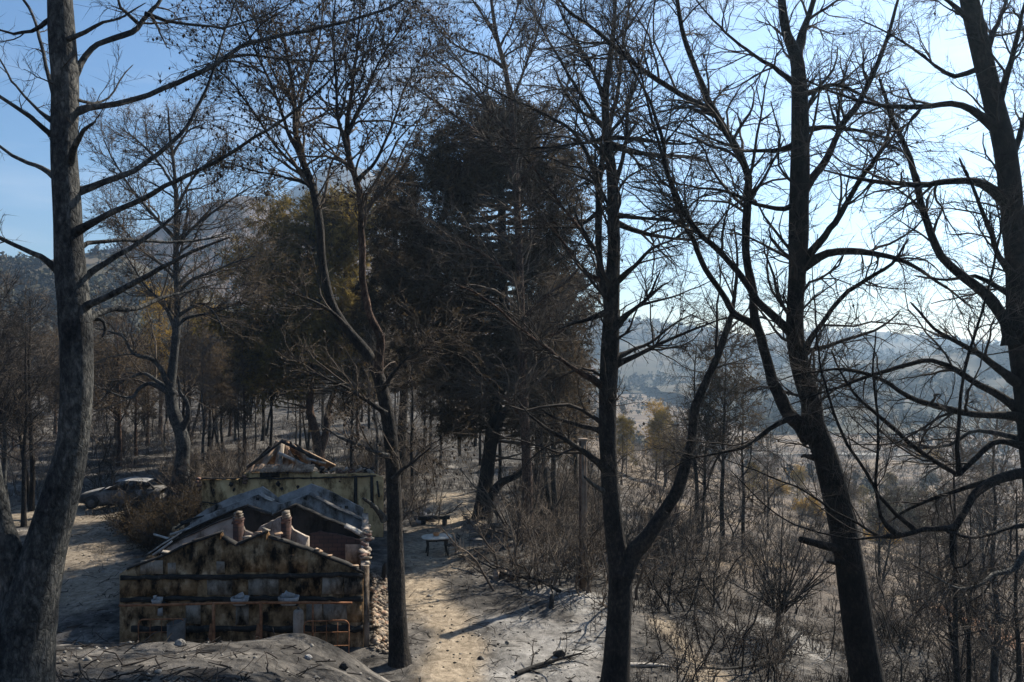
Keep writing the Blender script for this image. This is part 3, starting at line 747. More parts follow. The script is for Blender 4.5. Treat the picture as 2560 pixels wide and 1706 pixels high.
# --- the leaning pine on the right
D4 = 15.0
bare_tree('burnt_pine', 'leaning black pine on the right, with a sawn stub and two main stems', D4,
    ([(2185, 1780, 98), (2170, 1706, 88), (2150, 1600, 82), (2130, 1450, 77), (2110, 1330, 71), (2085, 1220, 68), (2060, 1130, 64), (2032, 1060, 60), (2029, 1009, 54), (2004, 927, 50), (1988, 846, 46), (1988, 764, 44), (1993, 682, 46), (1996, 600, 52), (1997, 530, 52), (2000, 408, 50), (2000, 286, 46), (1997, 200, 40), (1990, 140, 36), (1965, 82, 24), (1955, 20, 20), (1948, -60, 15)], D4, D4),
    [([(2032, 1090, 54), (2005, 1066, 46), (1967, 1029, 40), (1935, 960, 34), (1922, 927, 32), (1902, 846, 30), (1886, 790, 28), (1880, 720, 26), (1863, 645, 25), (1865, 540, 25), (1869, 441, 24), (1837, 367, 22), (1784, 278, 20), (1743, 184, 17), (1710, 94, 15), (1694, 0, 12), (1690, -70, 8)], D4, D4 + 0.6, dict(t0=0.4)),
     ([(1990, 145, 30), (2004, 90, 24), (2029, 20, 18), (2045, -60, 12)], D4, D4 + 0.5, dict(n=0.6)),
     ([(1890, 815, 24), (1860, 800, 22), (1833, 780, 21), (1788, 711, 18), (1751, 650, 17), (1731, 600, 16), (1706, 555, 14), (1680, 470, 12), (1655, 380, 10), (1625, 280, 8), (1600, 180, 6), (1590, 90, 4)], D4 + 0.3, D4 - 0.8, dict(t0=0.35)),
     ([(1985, 835, 30), (1959, 813, 25), (1894, 752, 23), (1853, 690, 22), (1796, 629, 20), (1739, 572, 18), (1690, 490, 16), (1665, 420, 14), (1650, 330, 11), (1610, 230, 9), (1560, 140, 6), (1520, 60, 4)], D4, D4 - 1.2, dict(t0=0.3)),
     ([(1780, 282, 16), (1720, 250, 16), (1642, 199, 16), (1585, 161, 15), (1527, 107, 13), (1451, 50, 11), (1412, 19, 9), (1370, -40, 6)], D4 + 0.6, D4 - 0.5, dict(n=1.2)),
     ([(1998, 670, 34), (2033, 650, 28), (2069, 633, 24), (2127, 625, 21), (2212, 638, 17), (2294, 668, 12), (2370, 720, 8), (2430, 770, 4)], D4, D4 - 1.0, dict(t0=0.3)),
     ([(1990, 905, 24), (2012, 870, 18), (2041, 829, 16), (2082, 776, 15), (2122, 731, 14), (2171, 699, 12), (2229, 658, 9), (2270, 600, 5)], D4, D4 - 0.6, dict(n=0.6)),
     ([(2003, 490, 32), (2029, 449, 24), (2069, 400, 21), (2110, 310, 20), (2151, 253, 18), (2192, 163, 15), (2220, 94, 12), (2245, 0, 8)], D4, D4 + 0.8, dict(t0=0.3)),
     ([(1998, 680, 30), (2029, 629, 22), (2090, 555, 20), (2130, 490, 18), (2160, 435, 15), (2212, 355, 11), (2235, 260, 7)], D4, D4 - 0.7, dict(t0=0.3)),
     ([(2000, 500, 20), (1960, 520, 14), (1890, 510, 11), (1820, 480, 9), (1740, 470, 6), (1660, 450, 4)], D4, D4 - 0.9, dict(n=1.2)),
     ([(2000, 360, 18), (1930, 372, 13), (1860, 372, 10), (1780, 345, 7), (1700, 300, 4)], D4, D4 + 0.7, dict(n=1.2)),
     ([(1998, 215, 18), (1930, 170, 13), (1880, 140, 10), (1800, 70, 7), (1740, 0, 4)], D4, D4 - 0.8, dict(n=1.2)),
     ([(2000, 330, 18), (2060, 320, 13), (2120, 322, 10), (2200, 340, 7), (2290, 370, 4)], D4, D4 - 0.6, dict(n=1.0)),
     ([(2000, 240, 16), (2080, 210, 12), (2160, 240, 9), (2260, 300, 5)], D4, D4 + 0.8, dict(n=1.0)),
     ([(2040, 1072, 22), (1990, 1054, 18), (1950, 1060, 15), (1905, 1090, 13), (1860, 1120, 11), (1790, 1135, 8), (1720, 1150, 5), (1660, 1190, 3)], D4, D4 - 0.9, dict(n=0.8)),
     ([(2110, 1392, 36), (2085, 1369, 25), (2050, 1358, 21), (2022, 1352, 20), (2002, 1349, 19)], D4, D4 - 0.7, dict(n=0)),
     ([(2105, 1415, 18), (2085, 1408, 10), (2070, 1405, 8)], D4, D4 - 0.5, dict(n=0)),
     ([(2040, 1145, 18), (2012, 1141, 9), (2004, 1143, 6)], D4, D4 - 0.5, dict(n=0)),
     ([(1995, 860, 14), (1985, 820, 9), (1975, 780, 7), (1960, 740, 4)], D4 - 0.3, D4 - 0.9, dict(n=1.5))],
    bark=BARK_BLACK, twig=TWIG, n1=6.0, n2=8, n3=5, l1=(0.4, 1.8), l2=(0.2, 0.8), l3=(0.1, 0.4), rmin=0.0034, cones=70, trunk_t0=0.40, S=20, seed=61, flare=(0.5, 1.25), lump=0.04)

# --- the pine at the right edge
D5 = 13.0
bare_tree('burnt_pine', 'black pine at the right edge with long drooping limbs reaching left', D5,
    ([(2680, 1780, 90), (2650, 1600, 82), (2620, 1400, 76), (2595, 1200, 72), (2578, 1060, 68), (2562, 930, 64), (2548, 820, 62), (2545, 690, 60), (2532, 540, 56), (2512, 370, 54), (2480, 245, 50), (2452, 122, 50), (2424, 0, 46), (2405, -100, 38)], D5, D5),
    [([(2530, 860, 44), (2514, 805, 36), (2457, 735, 32), (2396, 682, 28), (2355, 642, 25), (2327, 580, 22), (2300, 500, 20), (2285, 440, 19), (2262, 370, 16), (2230, 290, 13), (2200, 200, 9)], D5, D5 + 0.6, dict(t0=0.35)),
     ([(2500, 330, 30), (2470, 300, 24), (2430, 270, 20), (2375, 257, 19), (2294, 261, 17), (2230, 265, 14), (2171, 257, 11), (2090, 235, 7), (2000, 190, 4)], D5, D5 - 1.0, dict(t0=0.3)),
     ([(2520, 510, 32), (2480, 470, 26), (2437, 453, 22), (2360, 452, 20), (2294, 459, 18), (2230, 455, 15), (2171, 451, 12), (2100, 440, 7), (2020, 410, 4)], D5, D5 - 0.8, dict(t0=0.3)),
     ([(2470, 180, 20), (2440, 170, 16), (2380, 190, 13), (2330, 160, 10), (2250, 100, 7), (2150, 50, 4)], D5, D5 + 0.9, dict(n=1.2)),
     ([(2550, 960, 30), (2478, 909, 20), (2440, 880, 17), (2396, 858, 14), (2340, 820, 10), (2280, 760, 6)], D5, D5 - 0.7, dict(n=0.8)),
     ([(2585, 1060, 36), (2539, 1042, 26), (2490, 1038, 22), (2437, 1038, 20), (2355, 1021, 18), (2273, 1001, 16), (2225, 968, 13), (2171, 944, 12), (2110, 930, 10), (2061, 931, 8), (1990, 940, 5), (1930, 960, 3)], D5, D5 - 1.2, dict(t0=0.25, n=0.8)),
     ([(2580, 1055, 32), (2530, 1010, 26), (2478, 972, 23), (2430, 945, 20), (2396, 925, 18), (2335, 899, 15), (2253, 913, 13), (2171, 938, 11), (2110, 962, 9), (2049, 984, 7), (1980, 1010, 4)], D5, D5 + 0.7, dict(t0=0.25, n=0.8)),
     ([(2610, 1190, 36), (2560, 1185, 30), (2491, 1203, 27), (2432, 1243, 25), (2405, 1285, 23), (2385, 1320, 22), (2378, 1370, 14), (2385, 1420, 10), (2430, 1400, 6)], D5, D5 - 1.0, dict(t0=0.5, n=0.8)),
     ([(2388, 1316, 18), (2374, 1322, 17), (2311, 1324, 15), (2266, 1335, 13), (2207, 1340, 10), (2150, 1310, 8), (2080, 1270, 7), (2009, 1225, 6), (1915, 1190, 5), (1815, 1150, 3)], D5 - 0.8, D5 - 1.4, dict(t0=0.3, n=0.9)),
     ([(2250, 1336, 9), (2150, 1345, 7), (2080, 1335, 6), (1990, 1310, 5), (1900, 1250, 4), (1830, 1180, 3)], D5 - 1.0, D5 - 1.6, dict(t0=0.3, n=0.8)),
     ([(2595, 1130, 28), (2520, 1105, 20), (2480, 1110, 18), (2446, 1140, 17), (2400, 1185, 18), (2383, 1180, 17), (2330, 1148, 15), (2288, 1121, 14), (2221, 1063, 13), (2170, 1020, 11), (2120, 960, 8), (2080, 880, 5)], D5, D5 - 0.4, dict(t0=0.3, n=0.9)),
     ([(2605, 1320, 24), (2560, 1318, 14), (2500, 1330, 12), (2430, 1345, 10), (2370, 1330, 8)], D5, D5 - 0.9, dict(n=0.8)),
     ([(2615, 1350, 30), (2560, 1383, 20), (2536, 1419, 17), (2482, 1437, 14), (2446, 1464, 12), (2401, 1473, 9), (2356, 1455, 6), (2320, 1430, 4)], D5, D5 - 1.3, dict(n=1.2, bark=BARK_GREY)),
     ([(2590, 1110, 24), (2520, 1090, 17), (2470, 1078, 13), (2420, 1080, 11), (2370, 1110, 10), (2300, 1120, 8), (2250, 1110, 6), (2200, 1080, 4)], D5, D5 + 1.0, dict(n=1.0, bark=BARK_GREY)),
     ([(2500, 1200, 20), (2420, 1215, 15), (2350, 1240, 13), (2280, 1270, 10), (2230, 1300, 7)], D5 - 0.3, D5 + 0.4, dict(n=1.0)),
     ([(2535, 700, 24), (2500, 640, 16), (2470, 560, 13), (2440, 480, 10), (2400, 400, 6)], D5, D5 - 0.8, dict(n=1.2)),
     ([(2545, 740, 22), (2500, 720, 14), (2440, 690, 11), (2370, 700, 8), (2290, 690, 5)], D5, D5 + 0.9, dict(n=1.2)),
     ([(2520, 440, 22), (2550, 350, 16), (2580, 240, 12), (2610, 120, 8)], D5, D5 + 0.5, dict(n=1.2)),
     ([(2490, 280, 22), (2520, 180, 17), (2545, 90, 13), (2570, -20, 8)], D5, D5 - 0.6, dict(n=1.3)),
     ([(2455, 130, 20), (2490, 60, 14), (2520, -10, 9)], D5, D5 + 0.6, dict(n=1.3)),
     ([(2440, 60, 18), (2390, 20, 13), (2330, -30, 8)], D5, D5 - 0.5, dict(n=1.3)),
     ([(2398, 1186, 15), (2392, 1120, 11), (2400, 1010, 10), (2415, 900, 10), (2460, 760, 8), (2490, 640, 7), (2500, 560, 5), (2480, 480, 3)], D5 - 0.25, D5 - 1.2, dict(n=0.8)),
     ([(2240, 1336, 13), (2205, 1290, 10), (2190, 1200, 9), (2192, 1100, 9), (2185, 1000, 8), (2175, 930, 7), (2190, 830, 4)], D5 - 1.05, D5 - 0.8, dict(n=1.0)),
     ([(2290, 1328, 14), (2240, 1290, 11), (2195, 1240, 10), (2150, 1160, 9), (2110, 1080, 9), (2080, 980, 8), (2060, 900, 7), (2040, 760, 5), (2030, 660, 3)], D5 - 0.8, D5 - 1.4, dict(n=1.0, t0=0.3))],
    bark=BARK_BLACK, twig=TWIG, n1=5.0, n2=7, n3=5, l1=(0.35, 1.5), l2=(0.18, 0.65), l3=(0.09, 0.34), rmin=0.0030, cones=25, trunk_t0=0.5, S=18, seed=81, flare=(0.5, 1.2), lump=0.04)

# --- dead pine behind the car on the left
D6 = 44.0
bare_tree('burnt_pine', 'dead grey pine with twisted low limbs, standing right of the burnt car', D6,
    ([(446, 1250, 48), (452, 1190, 40), (458, 1120, 36), (452, 1080, 34), (436, 1036, 32), (426, 978, 28), (434, 900, 22), (441, 830, 20), (445, 760, 18), (441, 690, 16), (440, 600, 14), (441, 520, 12), (436, 430, 9), (425, 340, 7), (420, 270, 4)], D6, D6),
    [([(434, 985, 20), (416, 950, 16), (400, 920, 14), (375, 898, 13), (340, 890, 11), (322, 870, 10), (310, 845, 8), (280, 832, 6), (240, 822, 4)], D6, D6 - 1.5, dict(n=0.9)),
     ([(428, 985, 18), (400, 970, 14), (370, 960, 12), (345, 975, 11), (330, 995, 10), (300, 990, 7), (260, 975, 5), (230, 960, 3)], D6, D6 - 2.5, dict(n=0.8)),
     ([(426, 975, 16), (395, 955, 12), (360, 935, 10), (320, 945, 8), (285, 965, 6), (255, 1000, 4)], D6, D6 + 1.5, dict(n=0.8)),
     ([(452, 1080, 20), (470, 1040, 16), (465, 1000, 14), (450, 980, 10), (445, 940, 6)], D6, D6 - 0.8, dict(n=0.3)),
     ([(442, 835, 14), (425, 790, 11), (405, 755, 9), (370, 720, 7), (330, 660, 5), (290, 600, 3)], D6, D6 - 1.5, dict(n=1.2)),
     ([(444, 815, 13), (470, 795, 10), (520, 785, 8), (570, 770, 6), (620, 740, 4), (650, 710, 3)], D6, D6 + 1.5, dict(n=1.2)),
     ([(442, 735, 12), (480, 700, 10), (530, 680, 8), (590, 655, 5), (640, 640, 3)], D6, D6 - 1.5, dict(n=1.3)),
     ([(441, 700, 12), (400, 660, 9), (350, 620, 7), (300, 560, 5), (262, 500, 3)], D6, D6 + 2, dict(n=1.3)),
     ([(440, 620, 11), (480, 570, 9), (530, 530, 7), (590, 490, 5), (640, 460, 3)], D6, D6 + 1.5, dict(n=1.3)),
     ([(440, 600, 11), (390, 540, 9), (330, 470, 7), (285, 400, 5), (260, 350, 3)], D6, D6 - 1.8, dict(n=1.3)),
     ([(441, 520, 10), (480, 450, 8), (530, 400, 6), (590, 380, 4)], D6, D6 - 1.0, dict(n=1.4)),
     ([(438, 470, 9), (390, 400, 7), (340, 350, 5), (300, 320, 3)], D6, D6 + 1.2, dict(n=1.4)),
     ([(430, 390, 8), (470, 330, 6), (510, 310, 4)], D6, D6 + 0.8, dict(n=1.5)),
     ([(444, 790, 11), (500, 760, 8), (540, 790, 6), (560, 830, 3)], D6, D6 - 1.2, dict(n=1.0))],
    bark=BARK_GREY, twig=TWIG_BROWN, n1=4.0, n2=8, n3=5, l1=(0.9, 3.2), l2=(0.5, 1.3), l3=(0.25, 0.7), rmin=0.0075, cones=500, leaf=(NEEDLE_BROWN, 0.30, 3, 0.28, 0.035), trunk_t0=0.45, S=14, seed=91, up=0.1, flare=(0.8, 1.4), lump=0.08)

# --- tall bare-topped pine rising above the dark crown
D7 = 34.0
bare_tree('burnt_pine', 'tall bare-topped pine with cones, rising above the great dark crown', D7,
    ([(1320, 1330, 30), (1318, 1200, 27), (1312, 1050, 25), (1305, 900, 23), (1300, 700, 21), (1292, 500, 19), (1284, 360, 17), (1278, 268, 15), (1262, 170, 13), (1242, 92, 11), (1228, 0, 8), (1220, -80, 5)], D7, D7),
    [([(1284, 350, 12), (1225, 280, 10), (1170, 215, 8), (1110, 165, 6), (1060, 130, 4)], D7, D7 - 1.5, dict(n=1.3)),
     ([(1262, 170, 10), (1215, 140, 8), (1160, 125, 7), (1110, 90, 5), (1070, 30, 3)], D7, D7 + 1.5, dict(n=1.3)),
     ([(1278, 260, 10), (1310, 180, 8), (1340, 90, 6), (1360, 0, 4)], D7, D7 - 1.0, dict(n=1.3)),
     ([(1240, 90, 8), (1200, 30, 6), (1160, -30, 4)], D7, D7 - 0.8, dict(n=1.4)),
     ([(1250, 120, 8), (1285, 50, 6), (1300, -30, 4)], D7, D7 + 1.2, dict(n=1.4)),
     ([(1290, 420, 11), (1190, 330, 9), (1100, 260, 7), (1040, 220, 5), (990, 200, 3)], D7, D7 - 1.8, dict(n=1.3)),
     ([(1292, 470, 11), (1350, 380, 9), (1400, 270, 7), (1430, 180, 4)], D7, D7 + 1.0, dict(n=1.2)),
     ([(1305, 900, 13), (1350, 850, 10), (1400, 830, 8), (1450, 790, 4)], D7, D7 - 1.4, dict(n=1.2)),
     ([(1312, 1050, 13), (1270, 1000, 10), (1220, 975, 8), (1170, 930, 4)], D7, D7 - 1.6, dict(n=1.2)),
     ([(1300, 720, 13), (1240, 660, 10), (1180, 620, 8), (1100, 600, 4)], D7, D7 - 2.0, dict(n=1.2)),
     ([(1302, 800, 13), (1370, 740, 10), (1430, 690, 8), (1470, 640, 4)], D7, D7 - 1.0, dict(n=1.2))],
    bark=BARK_RED, twig=TWIG_BROWN, n1=4.5, n2=8, n3=5, l1=(0.9, 3.2), l2=(0.4, 1.2), l3=(0.2, 0.6), rmin=0.007, cones=1100, leaf=(NEEDLE_DARK, 0.12, 3, 0.2, 0.028), trunk_t0=0.18, S=12, seed=131, flare=(0.4, 1.3))

# ------------------------------------------------------------------ needle-bearing trees
def leafy_tree(name, label, d, trunk, lobes, nl, m_leaf, bark, twig, per=5, blade=0.3, width=0.035, l2=(0.6, 1.5), l3=(0.3, 0.7), n2=9, n3=6, rmin=0.010, group=None, extra=(), droop=0.25, dd=1.0):
    """trunk traced; boughs grown to points inside the lobes (u, v, ru, rv in photograph pixels)"""
    P, R = stem_path(trunk, d, d, 0.35)
    zg = th(P[0, 0], P[0, 1]) - 0.2
    P[:, 2] = np.where(np.arange(len(P)) == 0, zg, P[:, 2])
    base = P[0].copy(); base[2] = zg + 0.2
    root = empty(name, base); tag(root, label, 'tree', group)
    V, Q, T = solid_stem(P - base, R, 12, 0.07, int(d), (0.6, 1.4))
    a = Acc(); a.add(V, Q, T); obj('trunk', a.mesh('trunk', True), bark, root)
    for L in extra:
        p, r = stem_path(L[0], d + L[1], d + L[2], 0.3, 0.02)
        V, Q, T = solid_stem(p - base, r, 10, 0.06, 5)
        a = Acc(); a.add(V, Q, T); obj('branch', a.mesh('branch', True), bark, root)
    A = []; B = []
    area = np.array([l[2] * l[3] for l in lobes], float); area /= area.sum()
    for li, (u, v, ru, rv) in enumerate(lobes):
        for k in range(max(4, int(nl * area[li]))):
            q = RNG.normal(size=3); q = q / np.linalg.norm(q) * RNG.uniform(0.35, 0.95) ** 0.6
            tgt = px(u, v, d) + np.array([q[0] * ru / F * d, q[1] * (ru + rv) * 0.5 / F * d * dd, q[2] * rv / F * d])
            hd = np.linalg.norm(tgt[:2] - P[:, :2], axis=1)
            want = tgt[2] - 0.35 * hd.min()
            j = int(np.argmin(np.abs(P[:, 2] - want)))
            s = P[j]; mid = (s + tgt) * 0.5 + np.array([0, 0, -0.12 * np.linalg.norm(tgt - s)]) + RNG.normal(0, 0.25, 3)
            pp, rr = resample([s, mid, tgt], [min(R[j] * 0.5, 0.012 * np.linalg.norm(tgt - s) + 0.02), 0.03, rmin * 1.4], 0.5)
            pp, rr = fixK(pp, rr, 7); A.append(pp); B.append(rr)
    A = np.array(A); B = np.array(B)
    cr = Acc()
    V, Q = tubes(A - base, B, 4); cr.add(V, Q)
    A2, B2 = grow(A, B, n2, 0.45, 1.0, (25, 75), l2, 4, -0.10, 0.18, 0.6, rmin)
    V, Q = tubes(A2 - base, B2, 3); cr.add(V, Q)
    A3, B3 = grow(A2, B2, n3, 0.25, 1.0, (20, 70), l3, 2, -0.04, 0.22, 0.7, rmin * 0.8)
    V, T = spikes(A3 - base, B3); cr.add(V, None, T)
    obj('crown', cr.mesh('crown', True), twig, root)
    V, T = tufts(A3 - base, B3, per, blade, width, 0.55, droop)
    tag(obj('needles', mesh_np('needles', V, None, T), m_leaf, root), kind='stuff')
    return root

leafy_tree('scorched_pine', 'great dark pine with scorched black-brown crown, standing over the path', 39.0,
    [(1206, 1300, 46), (1212, 1230, 40), (1228, 1100, 37), (1240, 1010, 34), (1262, 930, 31), (1278, 863, 30), (1262, 787, 27), (1254, 653, 24), (1255, 540, 22), (1250, 430, 14), (1245, 330, 8)],
    [(1170, 370, 180, 130), (1340, 350, 150, 130), (1060, 500, 130, 160), (1250, 540, 220, 180), (1420, 480, 100, 180), (1080, 690, 160, 140), (1310, 720, 190, 150), (1020, 810, 120, 100), (1370, 900, 130, 120), (1120, 880, 110, 90), (1400, 650, 90, 130), (1230, 860, 140, 80), (1130, 1010, 90, 60), (1370, 1040, 90, 80), (1000, 640, 90, 120), (1460, 760, 60, 130), (1170, 980, 120, 90), (1420, 960, 80, 120), (1120, 420, 120, 110), (1240, 330, 130, 90)],
    590, NEEDLE_DARK, BARK_BLACK, TWIG_BROWN, per=7, blade=0.32, width=0.036, n2=10, n3=6, l2=(0.6, 1.7),
    extra=[([(1232, 1110, 26), (1255, 1040, 22), (1290, 1000, 18), (1330, 960, 14), (1370, 900, 8)], 0, -1.0),
           ([(1215, 1260, 30), (1250, 1210, 22), (1290, 1190, 16), (1330, 1160, 8)], 0, -1.2),
           ([(1260, 800, 22), (1200, 740, 16), (1130, 700, 12), (1050, 690, 6)], 0, -2.0),
           ([(1268, 870, 22), (1310, 850, 16), (1370, 770, 12), (1430, 700, 6)], 0, 1.5)])
leafy_tree('scorched_pine', 'olive-brown pine with a heavy leafy crown, behind the two reddish stems', 58.0,
    [(797, 1160, 32), (796, 1130, 28), (788, 1080, 24), (775, 1020, 20), (780, 930, 18), (800, 820, 16), (800, 700, 14), (790, 560, 8)],
    [(760, 540, 150, 70), (880, 560, 110, 110), (700, 640, 130, 70), (820, 730, 160, 100), (640, 820, 100, 80), (760, 860, 150, 80), (900, 850, 110, 100), (590, 660, 70, 40), (560, 790, 70, 60), (680, 920, 110, 70)],
    440, NEEDLE_OLIVE, BARK_RED, TWIG_BROWN, per=8, blade=0.44, width=0.058, l2=(0.8, 1.9), l3=(0.4, 0.9), n2=9, n3=5, rmin=0.014,
    extra=[([(799, 1140, 22), (815, 1080, 19), (822, 1020, 16), (850, 940, 10)], 0, 1.0)])
leafy_tree('scorched_pine', 'black-crowned pine between the olive-brown pine and the great dark one', 48.0,
    [(1000, 1190, 28), (1005, 1080, 24), (1010, 950, 22), (1000, 820, 18), (990, 640, 14), (985, 480, 8)],
    [(985, 480, 60, 90), (1000, 620, 90, 110), (960, 780, 100, 100), (1010, 900, 90, 70)],
    190, NEEDLE_DARK, BARK_BLACK, TWIG_BROWN, per=7, blade=0.36, width=0.044, n2=8, n3=5, rmin=0.012)

# ------------------------------------------------------------------ tree and shrub kinds that repeat
def kind_tree(name, h, r, bark, twig, leaf=None, n0=26, t0=0.35, l0=(0.14, 0.32), ang=(35, 75), up=0.06, n2=7, n3=4, rmin=0.010, lean=0.05, per=4, blade=0.35, width=0.05, S=8, l2=(0.10, 0.2), fork=False):
    K = 12
    z = np.linspace(-0.3, h, K)
    P = np.stack([np.cumsum(RNG.normal(0, lean * h / K, K)), np.cumsum(RNG.normal(0, lean * h / K, K)), z], -1); P -= [P[0, 0], P[0, 1], 0]
    R = np.linspace(r, r * 0.12, K)
    root = empty(name)
    V, Q, T = solid_stem(*resample(P, R, 0.5), S, 0.08, int(h * 10), (0.4, 1.5))
    a = Acc(); a.add(V, Q, T)
    if fork:
        p2 = P.copy(); s = np.linspace(0, 1, K); p2[:, 0] += s ** 0.8 * h * 0.16 * (1 if RNG.random() < .5 else -1); p2[:, 2] *= 0.9
        V, Q, T = solid_stem(*resample(p2, R * 0.8, 0.5), S, 0.08, int(h * 7)); a.add(V, Q, T)
    obj('trunk', a.mesh('trunk', True), bark, root)
    src = [P] + ([p2] if fork else [])
    cr = Acc()
    A = []; B = []
    for s_ in src:
        q, w = grow(s_[None], R[None], n0, t0, 0.99, ang, (l0[0] * h, l0[1] * h), 7, up, 0.15, 0.5, rmin * 1.2, 0.55)
        A.append(q); B.append(w)
    A = np.vstack(A); B = np.vstack(B)
    V, Q = tubes(A, B, 4); cr.add(V, Q)
    A2, B2 = grow(A, B, n2, 0.25, 1, (25, 65), (l2[0] * h, l2[1] * h), 4, up * 0.6, 0.18, 0.6, rmin)
    V, Q = tubes(A2, B2, 3); cr.add(V, Q)
    A3, B3 = grow(A2, B2, n3, 0.2, 1, (25, 65), (l2[0] * h * 0.4, l2[1] * h * 0.5), 2, 0.0, 0.2, 0.7, rmin * 0.8)
    V, T = spikes(A3, B3); cr.add(V, None, T)
    obj('crown', cr.mesh('crown', True), twig, root)
    if leaf:
        V, T = tufts(A3, B3, per, blade, width, 0.55, 0.25)
        tag(obj('needles', mesh_np('needles', V, None, T), leaf, root), kind='stuff')
    return root

def kind_shrub(name, h, twig, stems=12, n1=9, n2=6, n3=0, spread=(8, 62), leaf=None, rmin=0.006, per=4, blade=0.12, width=0.03, wig=0.22, trunk=0.0):
    root = empty(name)
    M = stems
    a = np.radians(RNG.uniform(spread[0], spread[1], M)); b = RNG.uniform(0, 6.283, M)
    D = np.stack([np.sin(a) * np.cos(b), np.sin(a) * np.sin(b), np.cos(a)], -1)
    K = 8; P = np.zeros((M, K, 3)); P[:, 0] = RNG.normal(0, 0.03 * h if trunk else 0.17 * h, (M, 3)) * [1, 1, 0] + [0, 0, trunk - 0.05]
    L = h * RNG.uniform(0.35, 1.15, M)
    for k in range(1, K):
        D = norm(D + RNG.normal(0, wig, D.shape) + [0, 0, 0.05]); P[:, k] = P[:, k - 1] + D * (L / (K - 1))[:, None]
    R = (0.012 * h * RNG.uniform(0.6, 1.2, M))[:, None] * np.linspace(1, 0.3, K)[None] + rmin * 0.5
    st = Acc(); V, Q = tubes(P, R, 5); st.add(V, Q)
    if trunk:
        V, Q, T = solid_stem(*resample([[-0.12, 0.05, -0.2], [-0.05, 0, trunk * 0.5], [0, 0, trunk + 0.05]], [0.11, 0.085, 0.075], 0.1), 10, 0.06, 3, (0.15, 1.5)); st.add(V, Q, T)
    obj('stem', st.mesh('stem', True), twig, root)
    cr = Acc()
    A, B = grow(P, R, n1, 0.2, 1, (20, 60), (0.22 * h, 0.5 * h), 5, 0.05, wig, 0.6, rmin, 0.5)
    V, Q = tubes(A, B, 3); cr.add(V, Q)
    A2, B2 = grow(A, B, n2, 0.15, 1, (20, 65), (0.10 * h, 0.26 * h), 2, 0.02, wig * 1.2, 0.7, rmin * 0.8, 0.4)
    V, T = spikes(A2, B2); cr.add(V, None, T)
    if n3:
        A3, B3 = grow(A2, B2, n3, 0.15, 1, (20, 65), (0.05 * h, 0.13 * h), 2, 0.0, wig * 1.2, 0.7, rmin * 0.7, 0.4)
        V, T = spikes(A3, B3); cr.add(V, None, T)
        A2, B2 = A3, B3
    tag(obj('twigs', cr.mesh('twigs', True), twig, root), kind='stuff')
    if leaf:
        V, T = tufts(A2, B2, per, blade, width, 0.7, 0.1)
        tag(obj('leaves', mesh_np('leaves', V, None, T), leaf, root), kind='stuff')
    return root

KT = {
 'bare':   kind_tree('burnt_tree', 8.5, 0.11, BARK, TWIG_BROWN, None, 30, 0.3, n3=5, l0=(0.12, 0.26)),
 'bare2':  kind_tree('burnt_tree', 10.5, 0.14, BARK_BLACK, TWIG, None, 34, 0.35, n3=5, fork=True),
 'grey':   kind_tree('burnt_tree', 7.5, 0.10, BARK_GREY, TWIG_GREY, None, 28, 0.25, n3=5, lean=0.1),
 'brown':  kind_tree('burnt_tree', 9.5, 0.16, BARK_RED, TWIG_BROWN, NEEDLE_BROWN, 30, 0.3, per=4),
 'brown2': kind_tree('burnt_tree', 11.0, 0.17, BARK, TWIG_BROWN, NEEDLE_BROWN, 34, 0.35, per=3, fork=True),
 'dark':   kind_tree('burnt_tree', 11.0, 0.16, BARK_BLACK, TWIG, NEEDLE_DARK, 36, 0.4, per=5),
 'yellow': kind_tree('burnt_tree', 11.0, 0.18, BARK_RED, TWIG_BROWN, NEEDLE_YELLOW, 40, 0.3, per=6),
 'olive':  kind_tree('burnt_tree', 9.0, 0.17, BARK_RED, TWIG_BROWN, NEEDLE_OLIVE, 40, 0.25, per=6, l0=(0.2, 0.36)),
}
KS = {
 'fan2':   kind_shrub('burnt_shrub', 1.5, TWIG, 11, 7, 5, spread=(10, 78), wig=0.3),
 'thin2':  kind_shrub('burnt_shrub', 2.3, TWIG_BROWN, 6, 8, 5, spread=(3, 30), wig=0.18),
 'tangle': kind_shrub('burnt_shrub', 1.2, TWIG, 14, 7, 4, spread=(25, 88), wig=0.34),
 'tall3':  kind_shrub('burnt_shrub', 3.4, TWIG, 7, 10, 8, spread=(3, 32), wig=0.2, rmin=0.007),
 'fan':    kind_shrub('burnt_shrub', 1.6, TWIG_BROWN, 9, 7, 5),
 'thin':   kind_shrub('burnt_shrub', 1.9, TWIG, 5, 7, 5, spread=(4, 34)),
 'grey':   kind_shrub('burnt_shrub', 1.3, TWIG_GREY, 9, 7, 5),
 'tall':   kind_shrub('burnt_shrub', 3.2, TWIG_BROWN, 8, 10, 8, 0, spread=(4, 36), rmin=0.007),
 'tall2':  kind_shrub('burnt_shrub', 2.8, TWIG_GREY, 8, 9, 8, 0, spread=(6, 46), rmin=0.007),
 'hedge':  kind_shrub('burnt_shrub', 2.1, TWIG, 18, 10, 7, 0, leaf=NEEDLE_DARK, per=3, rmin=0.008),
 'ochre':  kind_shrub('burnt_shrub', 1.8, TWIG_BROWN, 16, 10, 6, 0, leaf=NEEDLE_YELLOW, per=6, blade=0.2, width=0.06, rmin=0.010),
 'green':  kind_shrub('burnt_shrub', 3.6, TWIG_BROWN, 20, 12, 8, 0, spread=(10, 75), leaf=NEEDLE_GREEN, per=7, blade=0.22, width=0.07, rmin=0.010),
 'broom':  kind_shrub('burnt_shrub', 2.9, TWIG, 26, 8, 4, 0, spread=(4, 66), wig=0.05, rmin=0.006, trunk=1.0),
 'sapling': kind_shrub('burnt_shrub', 1.7, TWIG, 2, 7, 5, spread=(2, 14), rmin=0.006, wig=0.1),
}
USED = set()
